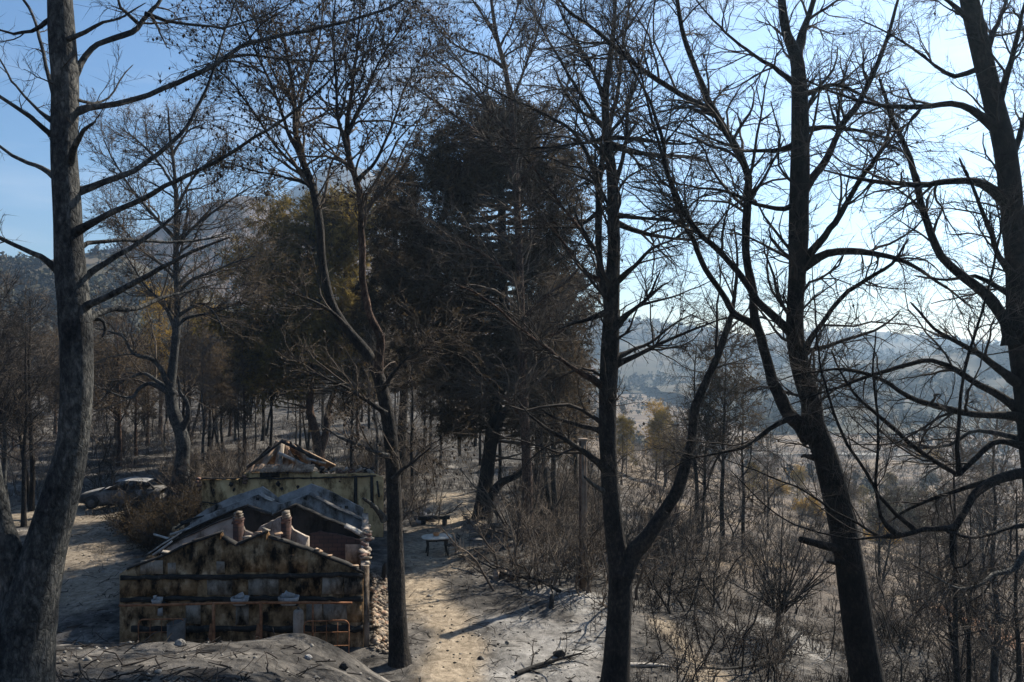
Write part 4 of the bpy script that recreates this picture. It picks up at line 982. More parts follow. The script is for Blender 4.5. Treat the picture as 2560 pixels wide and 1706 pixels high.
def place(tab, kind, x, y, s, label, cat, group=None, sink=0.0, sz=1.0):
    src = tab[kind]
    loc = (x, y, th(x, y) - 0.05 - sink); rz = RNG.uniform(0, 6.283)
    key = (id(tab), kind)
    sc = (s, s, s * sz)
    if key not in USED:
        USED.add(key); o = src; o.location = loc; o.rotation_euler = (0, 0, rz); o.scale = sc
    else:
        o = copy_tree(src, loc, rz, sc)
    for k_ in ('label', 'category', 'group'):
        if k_ in o: del o[k_]
    tag(o, label, cat, group)
    return o
def at_u(u, d): return (u - 1280) / F * d

# single trees that can be told apart
for u, d, k, s, sz, lab in [
    (1745, 39.5, 'bare2', 1.0, 1.0, 'black burnt tree with dark drooping crown, left of a close pair behind the forked pine'),
    (1806, 39.0, 'dark', 0.95, 1.0, 'black burnt tree, right one of the close pair behind the forked pine'),
    (1858, 43.0, 'bare', 1.1, 1.0, 'thin straight burnt tree just left of the leaning black pine'),
    (2392, 21.0, 'bare', 0.9, 1.0, 'thin burnt tree standing low at the right, before the red track'),
    (2418, 23.5, 'bare2', 0.62, 1.0, 'thin burnt tree close behind another, left of the red track'),
    (2490, 22.0, 'grey', 1.15, 1.0, 'straight thin burnt trunk beside the red track at the right'),
    (2548, 21.0, 'bare', 0.8, 1.0, 'burnt sapling at the bottom right corner'),
    (1640, 76.0, 'yellow', 0.62, 1.0, 'small yellow-needled tree seen right of the forked pine'),
    (400, 76.0, 'yellow', 1.12, 1.05, 'yellow-needled tree behind the dead grey pine, on its left'),
    (512, 80.0, 'yellow', 1.05, 1.0, 'yellow-needled tree behind the dead grey pine, on its right'),
    (590, 84.0, 'olive', 0.9, 1.0, 'olive tree standing left of the heavy olive-brown pine'),
    (1430, 58.0, 'brown', 0.9, 1.0, 'brown scorched tree just left of the forked pine, behind the pole'),
    (1335, 47.0, 'brown2', 0.85, 1.0, 'brown scorched tree right of the great dark pine'),
    (18, 40.0, 'grey', 1.5, 1.0, 'bent grey burnt trunk at the far left edge'),
    (60, 37.0, 'bare', 1.15, 1.0, 'slim burnt trunk left of the thick left pine, sunlit on one side'),
    (78, 41.0, 'bare2', 1.05, 1.0, 'straight forked burnt tree, left of the thick left pine'),
    (-40, 36.0, 'bare2', 1.15, 1.0, 'bare forked burnt tree cut by the left edge'),
    (1075, 66.0, 'dark', 0.9, 1.0, 'dark scorched tree at the far end of the path, left side'),
    (1150, 62.0, 'bare2', 0.85, 1.0, 'black forked tree at the far end of the path'),
    (2460, 60.0, 'bare2', 0.8, 1.0, 'bare forked tree on the lower slope behind the right-edge pine'),
    (1390, 36.0, 'brown2', 0.95, 1.0, 'reddish forked tree with brown twigs in the thicket, left of the wooden pole'),
    (1440, 41.0, 'bare', 1.25, 1.0, 'brown twiggy tree between the pole and the forked pine'),
    (1250, 47.0, 'bare', 1.2, 1.0, 'thin burnt tree just right of the great dark trunk'),
    (1030, 43.0, 'bare', 1.05, 1.0, 'grey twiggy burnt tree right of the slender pine'),
    (940, 45.0, 'grey', 1.2, 1.0, 'pale twiggy burnt tree left behind the slender pine'),
    (1100, 56.0, 'grey', 1.1, 1.0, 'pale burnt tree on the left side of the path'),
    (610, 56.0, 'brown', 0.95, 1.0, 'brown-needled tree left behind the collapsed tile roof'),
    (520, 62.0, 'brown2', 0.85, 1.0, 'forked brown-needled tree right of the dead grey pine'),
    (340, 60.0, 'brown', 0.8, 1.0, 'brown-needled tree left of the dead grey pine'),
    (880, 47.0, 'dark', 0.78, 1.0, 'dark scorched tree behind the yellow-walled building')]:
    place(KT, k, at_u(u, d), d, s, lab, 'tree', sz=sz)
for u, d, k, s, lab in [(2075, 48, 'bare', 0.75, 'thin burnt tree right behind the leaning black pine'), (2200, 42, 'bare2', 0.6, 'forked burnt tree before the broad olive and rust bush'),
    (2300, 36, 'bare', 0.65, 'slim burnt tree between the leaning pine and the red track'), (1690, 50, 'brown', 0.7, 'brown-needled tree seen inside the bent arm'),
    (1920, 52, 'bare', 0.8, 'slim burnt tree left of the leaning black pine, lower down'), (2120, 62, 'brown2', 0.5, 'small brown tree behind the leaning black pine')]:
    place(KT, k, at_u(u, d), d, s, lab, 'tree')
# woods of look-alike burnt trees
LOOK = {'fan2': 'wide black', 'thin2': 'slim brown', 'tangle': 'low tangled black', 'tall3': 'tall black', 'fan': 'spreading brown', 'thin': 'slim upright black', 'grey': 'pale grey', 'tall': 'tall brown', 'tall2': 'tall greyish', 'sapling': 'single-stemmed black', 'hedge': 'dense black',
        'bare': 'thin bare', 'bare2': 'forked bare', 'brown': 'brown-needled', 'brown2': 'forked brown-needled', 'dark': 'dark-crowned', 'olive': 'olive-crowned'}
def which(u, d, u0, u1, d0, d1):
    a = ('at the left of', 'in the middle of', 'at the right of')[min(2, int((u - u0) / (u1 - u0) * 3))]
    a = a.replace('at the left of', 'left in').replace('in the middle of', 'centre of').replace('at the right of', 'right in')
    return a, ('front', 'middle', 'back')[min(2, int((d - d0) / (d1 - d0) * 3))]
ORD = ['leftmost', 'second from left', 'third from left', 'fourth from left', 'fifth from left', 'sixth from left', 'seventh from left', 'eighth from left', 'ninth from left']
def scatter(zone, n, u0, u1, d0, d1, kinds, s0, s1, label, cat, group, tab, mind=1.2, power=1.0):
    got = []; todo = []
    for _ in range(n * 30):
        if len(got) >= n: break
        d = d0 + (d1 - d0) * RNG.random() ** power; u = RNG.uniform(u0, u1)
        x, y = at_u(u, d), d
        if any((x - a) ** 2 + (y - b) ** 2 < mind * mind for a, b in got): continue
        if zone and not zone(x, y, u, d): continue
        got.append((x, y))
        kd = kinds[int(RNG.integers(len(kinds)))]; wa, wb = which(u, d, u0, u1, d0, d1)
        todo.append(('%s %s, %s, %s %s' % (LOOK[kd], cat, wb, wa, label), u, kd, x, y, RNG.uniform(s0, s1)))
    todo.sort(key=lambda q: (q[0], q[1]))
    for i, (lb, u, kd, x, y, s) in enumerate(todo):
        same = [j for j, q in enumerate(todo) if q[0] == lb]
        place(tab, kd, x, y, s, lb + (', ' + ORD[min(8, same.index(i))] if len(same) > 1 else ''), cat, group)
    return got
scatter(None, 80, -80, 640, 52, 118, ['bare', 'brown', 'grey', 'bare', 'bare2', 'grey', 'brown2'], 0.6, 1.15, 'the brown wood behind the car', 'tree', 'burnt trees of the left wood', KT, 2.2)
scatter(None, 50, 640, 1260, 55, 122, ['bare', 'bare2', 'dark', 'brown', 'grey', 'bare'], 0.6, 1.1, 'the dark wood beyond the path', 'tree', 'burnt trees of the middle wood', KT, 2.2)
scatter(None, 16, 1300, 1720, 48, 120, ['bare', 'grey', 'brown', 'olive'], 0.45, 0.8, 'the slope behind the forked pine', 'tree', 'burnt trees behind the forked pine', KT, 3.5)
scatter(None, 34, 1700, 2600, 62, 170, ['bare', 'olive', 'brown', 'grey', 'bare2'], 0.35, 0.7, 'the far plain', 'tree', 'small trees on the plain', KT, 5)

# shrubs
def clear_path(x, y, u, d):
    X = np.array([x]); Y = np.array([y])
    return pdist(X, Y, PATH)[0] > 1.25 and pdist(X, Y, RED)[0] > 1.1 and pdist(X, Y, LOWER)[0] > 1.3 and pdist(X, Y, PALE)[0] > 0.9
place(KS, 'broom', at_u(1948, 26.6), 26.6, 1.0, 'dark broom-shaped burnt shrub on a short trunk, left of the leaning black pine', 'shrub')
for u, d, s, lab in [(2265, gpx(2265, 1345)[1], 1.35, 'broad olive and rust-brown bush on the lower slope right of the leaning black pine'),
                     (2330, gpx(2330, 1210)[1], 0.8, 'smaller green bush beyond the broad olive and rust bush')]:
    place(KS, 'green', at_u(u, d), d, s, lab, 'bush')
for u, d, s, lab in [(1995, gpx(1995, 1200)[1], 1.7, 'bright ochre bush just left of the leaning black pine'),
                     (2030, gpx(2030, 1290)[1], 1.2, 'low ochre bush half hidden by the leaning black pine'),
                     (1945, gpx(1945, 1240)[1], 1.3, 'pale ochre bush behind the thin straight burnt tree'),
                     (2205, gpx(2205, 1360)[1], 1.0, 'ochre bush at the foot of the broad olive and rust bush'),
                     (2320, gpx(2320, 1150)[1], 2.0, 'faded ochre bush out on the plain')]:
    place(KS, 'ochre', at_u(u, d), d, s, lab, 'bush')
scatter(clear_path, 72, 1640, 2560, 19.5, 33, ['fan', 'thin', 'fan2', 'sapling', 'thin2', 'tangle', 'tall3'], 0.5, 1.15, 'the near right-hand slope', 'shrub', 'burnt shrubs on the near slope', KS, 0.45)
scatter(clear_path, 72, 1560, 2560, 33, 66, ['fan', 'fan2', 'tall2', 'thin2', 'tall3', 'tangle'], 0.6, 1.2, 'the farther right-hand slope', 'shrub', 'burnt shrubs on the farther slope', KS, 0.9)
scatter(clear_path, 44, 1290, 1520, 26.5, 48, ['tall', 'tall2', 'tall3', 'fan2', 'thin2'], 0.7, 1.2, 'the thicket right of the path', 'shrub', 'burnt thicket right of the path', KS, 0.6)
scatter(clear_path, 20, 1590, 1780, 27, 40, ['tall', 'tall3', 'fan2', 'tangle'], 0.7, 1.1, 'the tangle below the bent arm', 'shrub', 'burnt shrubs below the bent arm', KS, 0.8)
scatter(None, 14, 400, 510, 31.5, 37, ['hedge', 'hedge', 'thin'], 0.75, 1.15, 'the hedge beside the house', 'shrub', 'burnt hedge beside the house', KS, 0.6)
scatter(None, 8, 325, 400, 33.5, 36.5, ['hedge', 'hedge', 'tangle'], 0.6, 0.9, 'the dark scrub below the car', 'shrub', 'burnt scrub below the car', KS, 0.6)
scatter(None, 26, 440, 640, 40, 54, ['hedge', 'thin', 'tall', 'tall2'], 0.7, 1.1, 'the scrub behind the yellow-walled building', 'shrub', 'burnt shrubs left behind the building', KS, 0.9)
scatter(None, 30, 820, 1060, 37.5, 60, ['hedge', 'thin', 'tall', 'tall2'], 0.7, 1.15, 'the scrub left of the path', 'shrub', 'burnt shrubs left of the path', KS, 0.8)
scatter(None, 60, -60, 560, 46, 80, ['fan', 'thin', 'grey', 'tall2', 'tall3', 'thin2'], 0.6, 1.1, 'the pale ground behind the car', 'shrub', 'burnt shrubs behind the car', KS, 1.2)
for u, v, s, k, lab in [(1478, 1585, 0.62, 'sapling', 'thin black burnt sapling alone on the pale ash left of the forked pine'),
                        (1415, 1530, 0.5, 'thin', 'small black burnt bush on the pale ash, beside a short stump'),
                        (270, 1285, 1.0, 'sapling', 'pale bare sapling in front of the burnt car'),
                        (255, 1385, 0.5, 'grey', 'low pale twiggy shrub in the yard left of the house'),
                        (1640, 1530, 0.75, 'thin', 'bare burnt sapling right beside the forked pine'),
                        (1690, 1640, 0.9, 'thin', 'bare burnt bush beside the lower track')]:
    g = gpx(u, v); place(KS, k, g[0], g[1], s, lab, 'shrub')

# ------------------------------------------------------------------ ground litter (nobody could count it)
def ground_pts(n, fn):
    out = []
    while len(out) < n:
        u = RNG.uniform(-100, 2660, n); d = 11.0 + 64 * RNG.random(n) ** 2.2
        x = at_u(u, d); k = fn(x, d, u) & ((d > 20.5) | (x > -1.5) | (RNG.random(n) < 0.32))
        out += list(np.stack([x, d], -1)[k])
    p = np.array(out[:n]); return np.column_stack([p, terrain(p[:, 0], p[:, 1])])
c = ground_pts(7000, lambda x, y, u: ~((x > -11.5) & (x < -4) & (y > 20.3) & (y < 42)) & (pdist(x, y, PATH) > 0.7))
ang = RNG.uniform(0, 6.28, len(c)); L = RNG.uniform(0.08, 0.6, len(c))
tip = c + np.stack([np.cos(ang) * L, np.sin(ang) * L, RNG.uniform(-0.02, 0.14, len(c))], -1)
mid = (c + tip) / 2 + RNG.normal(0, 0.03, c.shape)
V, Q = tubes(np.stack([c, mid, tip], 1) + [0, 0, 0.015], np.repeat(RNG.uniform(0.004, 0.014, (len(c), 1)), 3, 1), 4)
tag(obj('fallen_twigs', mesh_np('fallen_twigs', V, Q), TWIG), 'charred twigs littering the ash', 'twigs', kind='stuff')
STONE = flat_var('stone_pale', [(0.3, (0.09, 0.084, 0.077)), (0.7, (0.30, 0.28, 0.25))], 3.0)
c = ground_pts(4200, lambda x, y, u: ~((x > -11.5) & (x < -4) & (y > 20.3) & (y < 42)))
V, T = blobs(c, RNG.uniform(0.012, 0.065, len(c)) * RNG.choice([0.6, 1, 1.5], len(c)), 0.65)
tag(obj('gravel', mesh_np('gravel', V, None, T), STONE), 'small stones and clods scattered on the ash', 'stones', kind='stuff')
CHAR = flat_var('charcoal', [(0.3, (0.012, 0.012, 0.012)), (0.7, (0.05, 0.046, 0.042))], 3.0)
c = ground_pts(5200, lambda x, y, u: ~((x > -11.5) & (x < -4) & (y > 20.3) & (y < 42)))
V, T = blobs(c, RNG.uniform(0.012, 0.06, len(c)), 0.6)
tag(obj('charcoal', mesh_np('charcoal', V, None, T), CHAR), 'bits of charcoal and burnt cones scattered on the ash', 'charcoal', kind='stuff')
# burnt stubble and dry grass
def stubble(n, u0, u1, d0, d1, h, m, label, pw=1.6, zone=None):
    u = RNG.uniform(u0, u1, n); d = d0 + (d1 - d0) * RNG.random(n) ** pw; x = at_u(u, d)
    keep = (pdist(x, d, PATH) > 1.0) & (pdist(x, d, RED) > 0.9) & (pdist(x, d, PALE) > 0.8) & (fbm(x * 0.4, d * 0.4, 77, 3) > 0.44)
    x, d = x[keep], d[keep]; k = 7
    c = np.repeat(np.column_stack([x, d, terrain(x, d)]), k, 0) + RNG.normal(0, 0.07, (len(x) * k, 3)) * [1, 1, 0] * (1 + d.repeat(k)[:, None] / 60)
    hh = h * RNG.uniform(0.4, 1.2, (len(c), 1)) * (0.8 + d.repeat(k)[:, None] / 90)
    dr = norm(np.column_stack([RNG.normal(0, 0.35, (len(c), 2)), np.ones(len(c))]))
    sd = norm(np.cross(dr, RNG.normal(size=dr.shape))) * 0.006 * (1 + d.repeat(k)[:, None] / 30)
    V = np.stack([c - sd, c + sd, c + dr * hh], 1).reshape(-1, 3)
    tag(obj('burnt_stubble', mesh_np('burnt_stubble', V, None, np.arange(len(V)).reshape(-1, 3)), m), label, 'stubble', kind='stuff')
stubble(3800, 1560, 2600, 19, 75, 0.42, TWIG_BROWN, 'burnt brown undergrowth stalks on the right-hand slope')
stubble(4000, -80, 1500, 40, 95, 0.4, TWIG_BROWN, 'burnt stalks on the ground of the left and middle wood')
STRAW = flat_var('dry_straw', [(0.3, (0.075, 0.058, 0.042)), (0.7, (0.22, 0.165, 0.105))], 0.2)
stubble(6500, 1500, 2700, 60, 240, 0.7, STRAW, 'dry straw-coloured scrub on the plain', 1.0)

# ------------------------------------------------------------------ the burnt house
def plaster(name, cols, soot, sc=1.6, seed=0.0):
    def f(nt, b):
        v = coords(nt, (1, 1, 1), 'Position')
        c = ramp(nt, noise(nt, v, sc, 6, 0.65), cols)
        s = ramp(nt, noise(nt, coords(nt, (1.5, 1.5, 0.75), 'Position'), 1.1 + seed, 9, 0.68), [(soot - 0.07, (0.03, 0.027, 0.025)), (soot + 0.01, (0.45, 0.42, 0.39)), (soot + 0.10, (1, 1, 1))])
        c = mixc(nt, 1.0, c, s, 'MULTIPLY')
        nt.links.new(c, b.inputs['Base Color'])
        bump(nt, b, noise(nt, v, 9, 8, 0.75), 0.8, 0.03)
    return mat(name, f, 0.95, 0.1)
P_TAN = plaster('plaster_sooty_tan', [(0.3, (0.13, 0.076, 0.036)), (0.5, (0.28, 0.178, 0.092)), (0.72, (0.52, 0.375, 0.23))], 0.47, 2.6, 0.7)
P_PALE = plaster('plaster_pale', [(0.3, (0.22, 0.175, 0.138)), (0.7, (0.43, 0.365, 0.305))], 0.40, 2.0)
P_GREY = plaster('plaster_grey', [(0.3, (0.17, 0.145, 0.115)), (0.7, (0.40, 0.345, 0.28))], 0.42, 3.0)
P_SLATE = plaster('plaster_smoke_grey', [(0.3, (0.15, 0.138, 0.125)), (0.7, (0.34, 0.315, 0.29))], 0.42, 3.0)
P_OCHRE = plaster('plaster_ochre', [(0.3, (0.42, 0.255, 0.11)), (0.7, (0.62, 0.43, 0.215))], 0.45, 1.3)
P_BLACK = plaster('plaster_charred', [(0.3, (0.014, 0.012, 0.011)), (0.7, (0.045, 0.038, 0.033))], 0.40)
P_WHITE = plaster('enamel_white', [(0.3, (0.24, 0.23, 0.22)), (0.7, (0.48, 0.46, 0.44))], 0.44, 4.0)
CHARWOOD = flat_var('charred_timber', [(0.3, (0.010, 0.010, 0.010)), (0.6, (0.035, 0.032, 0.029)), (0.75, (0.11, 0.10, 0.09))], 5.0)
ASHWOOD = flat_var('ash_grey_timber', [(0.3, (0.16, 0.145, 0.13)), (0.7, (0.48, 0.44, 0.39))], 6.0)
RUST = flat_var('rusty_steel', [(0.3, (0.11, 0.045, 0.022)), (0.5, (0.22, 0.095, 0.045)), (0.72, (0.36, 0.18, 0.09))], 7.0, 0.8)
STEEL = flat_var('burnt_steel', [(0.3, (0.05, 0.048, 0.046)), (0.7, (0.17, 0.155, 0.14))], 5.0, 0.7)
BRICKM = flat_var('brick_red', [(0.3, (0.06, 0.040, 0.034)), (0.7, (0.21, 0.125, 0.095))], 9.0)
TILE = flat_var('clay_tile', [(0.3, (0.09, 0.060, 0.042)), (0.5, (0.24, 0.16, 0.105)), (0.7, (0.44, 0.33, 0.23))], 2.6, which='Position')
def brick_wall(nt, b):
    br = nt.nodes.new('ShaderNodeTexBrick')
    br.inputs['Scale'].default_value = 1.0
    br.inputs['Color1'].default_value = (0.085, 0.050, 0.042, 1); br.inputs['Color2'].default_value = (0.055, 0.036, 0.032, 1); br.inputs['Mortar'].default_value = (0.035, 0.030, 0.028, 1)
    br.inputs['Brick Width'].default_value = 0.29; br.inputs['Row Height'].default_value = 0.13; br.inputs['Mortar Size'].default_value = 0.012
    tc = nt.nodes.new('ShaderNodeNewGeometry'); sx = nt.nodes.new('ShaderNodeSeparateXYZ'); cx = nt.nodes.new('ShaderNodeCombineXYZ')
    nt.links.new(tc.outputs['Position'], sx.inputs[0]); nt.links.new(sx.outputs['X'], cx.inputs['X']); nt.links.new(sx.outputs['Z'], cx.inputs['Y'])
    nt.links.new(cx.outputs[0], br.inputs['Vector'])
    nt.links.new(br.outputs['Color'], b.inputs['Base Color'])
    bump(nt, b, br.outputs['Fac'], -0.6, 0.015)
P_BRICK = mat('brick_wall_sooty', brick_wall, 0.95, 0.1)

def plane_pt(A, B, u, v):
    """where the view ray of pixel u, v meets the vertical plane through ground points A, B"""
    k = (u - 1280) / F
    # x = k*y ; (x,y) on line A + s(B-A)
    ax, ay = A; bx, by = B; dx, dy = bx - ax, by - ay
    s = (k * ay - ax) / (dx - k * dy)
    y = ay + s * dy
    return np.array([ax + s * dx, y, EYE - (v - HORIZ) / F * y])

def wall_mesh(A, B, outline, zb, thick, org, jag=0.0, step=8):
    us = []; vs = []
    for (u0, v0), (u1, v1) in zip(outline[:-1], outline[1:]):
        n = max(1, int(abs(u1 - u0) / step))
        for i in range(n): us.append(u0 + (u1 - u0) * i / n); vs.append(v0 + (v1 - v0) * i / n)
    us.append(outline[-1][0]); vs.append(outline[-1][1])
    T = np.array([plane_pt(A, B, u, v) for u, v in zip(us, vs)])
    if jag: T[:, 2] += RNG.normal(0, jag, len(T))
    d = np.array([B[0] - A[0], B[1] - A[1], 0]); nrm = norm(np.array([-d[1], d[0], 0]))
    if nrm[1] < 0: nrm = -nrm
    n = len(T)
    Bt = T.copy(); Bt[:, 2] = zb
    V = np.vstack([T, Bt, T + nrm * thick, Bt + nrm * thick]) - org
    Q = []
    for i in range(n - 1):
        Q += [[n + i, n + i + 1, i + 1, i], [2 * n + i, 2 * n + i + 1, 3 * n + i + 1, 3 * n + i], [i, i + 1, 2 * n + i + 1, 2 * n + i]]
    Q += [[0, 2 * n, 3 * n, n], [n - 1, 2 * n - 1, 4 * n - 1, 3 * n - 1]]
    return V, Q

def wall(name, A, B, outline, m, root, zb=-0.3, thick=0.17, jag=0.008):
    a = Acc(); V, Q = wall_mesh(A, B, outline, zb, thick, np.array(root.location), jag); a.add(V, Q)
    return obj(name, a.mesh(name), m, root)

def strip(name, A, B, pts, h, proud, m, root, deep=0.3, jit=0.012):
    """charred timber lying along pixel polyline pts on a wall plane"""
    a = Acc(); org = np.array(root.location)
    d = norm(np.array([B[0] - A[0], B[1] - A[1], 0])); nr = np.array([-d[1], d[0], 0]); nr = nr if nr[1] > 0 else -nr
    P = [plane_pt(A, B, u, v) for u, v in pts]
    R = []
    for p, q in zip(P[:-1], P[1:]):
        n = max(1, int(np.linalg.norm(q - p) / 0.22))
        R += [p + (q - p) * i / n for i in range(n)]
    R.append(P[-1]); R = np.array(R); n = len(R)
    R[:, 2] += RNG.normal(0, jit, n); hh = h * RNG.uniform(0.75, 1.2, n)
    f0 = R - nr * proud; b0 = R + nr * deep
    z = np.array([0, 0, 1.0])
    V = np.vstack([f0 - z * hh[:, None] / 2, f0 + z * hh[:, None] / 2, b0 + z * hh[:, None] / 2, b0 - z * hh[:, None] / 2]) - org
    Q = []
    for i in range(n - 1):
        for k in range(4):
            a0 = k * n; a1 = ((k + 1) % 4) * n
            Q.append([a0 + i, a0 + i + 1, a1 + i + 1, a1 + i])
    Q += [[0, n, 2 * n, 3 * n], [n - 1, 4 * n - 1, 3 * n - 1, 2 * n - 1]]
    a.add(V, Q)
    return obj(name, a.mesh(name), m, root)

W1 = ((-10.85, 21.7), (-4.13, 22.0))
house = empty('burnt_house', (-7.5, 21.9, 0.0))
tag(house, 'roofless burnt house with sooty twin-peaked gable walls one behind another', 'house')
wall('wall', *W1, [(299, 1435), (321, 1423), (369, 1405), (405, 1393), (440, 1376), (488, 1355), (533, 1338), (552, 1334), (557, 1346), (589, 1361), (602, 1358), (646, 1340), (667, 1331), (673, 1343), (708, 1358), (771, 1376), (845, 1405), (909, 1433)], P_TAN, house)
for p in ([(318, 1423), (405, 1391), (488, 1353), (553, 1332)], [(556, 1345), (590, 1361)], [(592, 1362), (646, 1338), (668, 1329)], [(672, 1342), (771, 1375), (845, 1403), (911, 1433)]):
    strip('roof_timber', *W1, p, 0.06, 0.04, CHARWOOD, house, 0.20, 0.007)
for v0, v1 in ((1444, 1437), (1499, 1496), (1573, 1570)):
    strip('ledge', *W1, [(303 if v0 < 1550 else 330, v0), (600, (v0 + v1) / 2), (908, v1)], 0.12 if v0 < 1550 else 0.15, 0.07, CHARWOOD, house, 0.02, 0.02)
def panel(A, B, u0, v0, u1, v1, m, root, proud=0.018, name='plaster_panel'):
    org = np.array(root.location)
    d = norm(np.array([B[0] - A[0], B[1] - A[1], 0])); nr = np.array([-d[1], d[0], 0]); nr = nr if nr[1] > 0 else -nr
    c = [plane_pt(A, B, u, v) for u, v in ((u0, v1), (u1, v1), (u1, v0), (u0, v0))]
    c = np.array(c) + RNG.normal(0, 0.012, (4, 3)) * [1, 0, 1]
    V = np.vstack([c - nr * proud, c + nr * 0.02]) - org
    a = Acc(); a.add(V, [[0, 1, 2, 3], [4, 7, 6, 5], [0, 4, 5, 1], [1, 5, 6, 2], [2, 6, 7, 3], [3, 7, 4, 0]])
    return obj(name, a.mesh(name), m, root)
for q in [(306, 1449, 408, 1490, P_TAN), (409, 1448, 492, 1489, P_TAN), (520, 1447, 580, 1489, P_GREY), (622, 1445, 696, 1488, P_GREY), (698, 1444, 803, 1488, P_TAN), (806, 1443, 858, 1487, P_GREY), (860, 1443, 906, 1487, P_GREY),
          (582, 1447, 618, 1489, P_TAN), (352, 1401, 408, 1436, P_GREY), (420, 1406, 440, 1436, P_GREY), (540, 1405, 562, 1434, P_GREY), (600, 1390, 668, 1430, P_TAN), (690, 1385, 770, 1428, P_TAN),
          (465, 1506, 500, 1560, P_GREY), (590, 1512, 622, 1562, P_GREY), (765, 1504, 806, 1556, P_GREY), (808, 1504, 866, 1556, P_GREY), (868, 1502, 905, 1556, P_TAN), (395, 1520, 408, 1540, P_WHITE)]:
    panel(*W1, *q[:4], q[4], house)
# partition of pale plaster, then the charred wall behind it
W15 = ((-11.1, 23.9), (-4.5, 24.1))
wall('partition', *W15, [(402, 1379), (458, 1347), (524, 1317), (592, 1290), (612, 1328), (636, 1337), (650, 1318), (708, 1289), (733, 1326), (771, 1344)], P_PALE, house, 0.0, 0.14)
strip('roof_timber', *W15, [(402, 1377), (458, 1345), (524, 1315), (592, 1288)], 0.035, 0.02, CHARWOOD, house, 0.16)
for u0, u1 in ((590, 610), (708, 730)):
    a = Acc(); org = np.array(house.location)
    p = plane_pt(*W15, (u0 + u1) / 2, 1320); z1 = plane_pt(*W15, 600, 1283)[2]
    a.box(np.array([p[0], p[1] - 0.14, (z1 - 0.3) * 0.5]) - org, (0.25, 0.24, z1 - 0.3 + 0.4))
    pier = obj('pier', a.mesh('pier'), P_BRICK, house)
    for k in range(5):
        b = Acc(); b.box(np.array([p[0] + RNG.uniform(-.03, .03), p[1] - 0.14, z1 - 0.24 + k * 0.07]) - org, (0.27 - 0.03 * k, 0.26, 0.062), RNG.uniform(-.2, .2), 0, 0.008)
        obj('brick', b.mesh('brick'), BRICKM if k < 2 else P_GREY, pier)
W2 = ((-11.75, 25.6), (-4.85, 25.8))
wall('wall', *W2, [(378, 1381), (417, 1355), (464, 1331), (518, 1307), (571, 1283), (616, 1267), (646, 1280), (675, 1290), (696, 1283), (738, 1264), (768, 1279), (815, 1298), (860, 1316), (907, 1338)], P_BLACK, house)
for p in ([(378, 1380), (464, 1329), (571, 1281), (617, 1265)], [(619, 1266), (676, 1288)], [(680, 1288), (738, 1262)], [(741, 1264), (815, 1297), (862, 1315)]):
    strip('roof_timber', *W2, p, 0.05, 0.04, CHARWOOD, house, 0.20, 0.007)
strip('roof_timber', *W2, [(862, 1316), (908, 1339)], 0.07, 0.1, ASHWOOD, house)
strip('roof_timber', *W2, [(372, 1384), (420, 1352), (446, 1336)], 0.06, 0.1, ASHWOOD, house)
W2b = ((-11.7, 25.35), (-4.8, 25.55))
wall('wall', *W2b, [(773, 1335), (800, 1330), (850, 1338), (906, 1352)], P_BRICK, house, 0.0, 0.12)
panel(*W2b, 864, 1362, 906, 1412, P_PALE, house, 0.03)
W3 = ((-12.2, 27.9), (-5.3, 28.1))
wall('wall', *W3, [(440, 1335), (503, 1294), (580, 1261), (648, 1237), (680, 1254), (701, 1261), (773, 1237), (820, 1263), (862, 1284), (906, 1302)], P_SLATE, house)
strip('roof_timber', *W3, [(648, 1236), (681, 1253)], 0.04, 0.05, ASHWOOD, house)
strip('roof_timber', *W3, [(773, 1236), (820, 1262), (906, 1301)], 0.045, 0.05, STEEL, house)
W4 = ((-12.55, 29.6), (-5.6, 29.8))
wall('wall', *W4, [(475, 1300), (505, 1280), (531, 1265), (571, 1246), (654, 1218), (671, 1229), (692, 1246), (705, 1240), (777, 1211), (820, 1227), (873, 1254), (907, 1272)], P_SLATE, house)
for u, v in ((845, 1266), (862, 1266), (640, 1245), (758, 1243)):
    panel(*(W4 if v > 1260 else W3), u, v, u + 8, v + 6, CHARWOOD, house, 0.01, 'hole')
# long walls left and right
for (A, B, h0, h1, m) in (((-10.78, 21.95), (-12.5, 29.8), 1.75, 1.7, P_TAN), ((-4.12, 22.1), (-5.55, 29.8), 2.2, 2.15, P_PALE)):
    n = 26; a = Acc(); org = np.array(house.location)
    t = np.linspace(0, 1, n); X = A[0] + (B[0] - A[0]) * t; Y = A[1] + (B[1] - A[1]) * t
    Z = h0 + (h1 - h0) * t + RNG.normal(0, 0.07, n)
    V = np.vstack([np.column_stack([X - .12, Y, Z]), np.column_stack([X + .12, Y, Z]), np.column_stack([X + .12, Y, 0 * Z - .3]), np.column_stack([X - .12, Y, 0 * Z - .3])]) - org
    Q = [[k * n + i, k * n + i + 1, ((k + 1) % 4) * n + i + 1, ((k + 1) % 4) * n + i] for i in range(n - 1) for k in range(4)] + [[0, n, 2 * n, 3 * n], [n - 1, 4 * n - 1, 3 * n - 1, 2 * n - 1]]
    a.add(V, Q); obj('wall', a.mesh('wall'), m, house)
for k in range(26):
    t = RNG.uniform(0.05, 0.75); x = -4.12 - 1.43 * t; y = 22.1 + 7.7 * t
    b = Acc(); b.box((0, 0, 0), (RNG.uniform(.14, .28), RNG.uniform(.1, .2), RNG.uniform(.05, .1)), RNG.uniform(0, 3), RNG.uniform(-.4, .4), 0.012)
    lev = 2.2 + 0.03 + (RNG.random() ** 2) * 0.3 * math.exp(-((t - 0.35) / 0.15) ** 2)
    o = obj('brick', b.mesh('brick'), (BRICKM, P_GREY, P_PALE, P_GREY)[int(RNG.integers(4))], house)
    o.location = np.array([x + RNG.uniform(-.1, .12), y, lev]) - np.array(house.location)
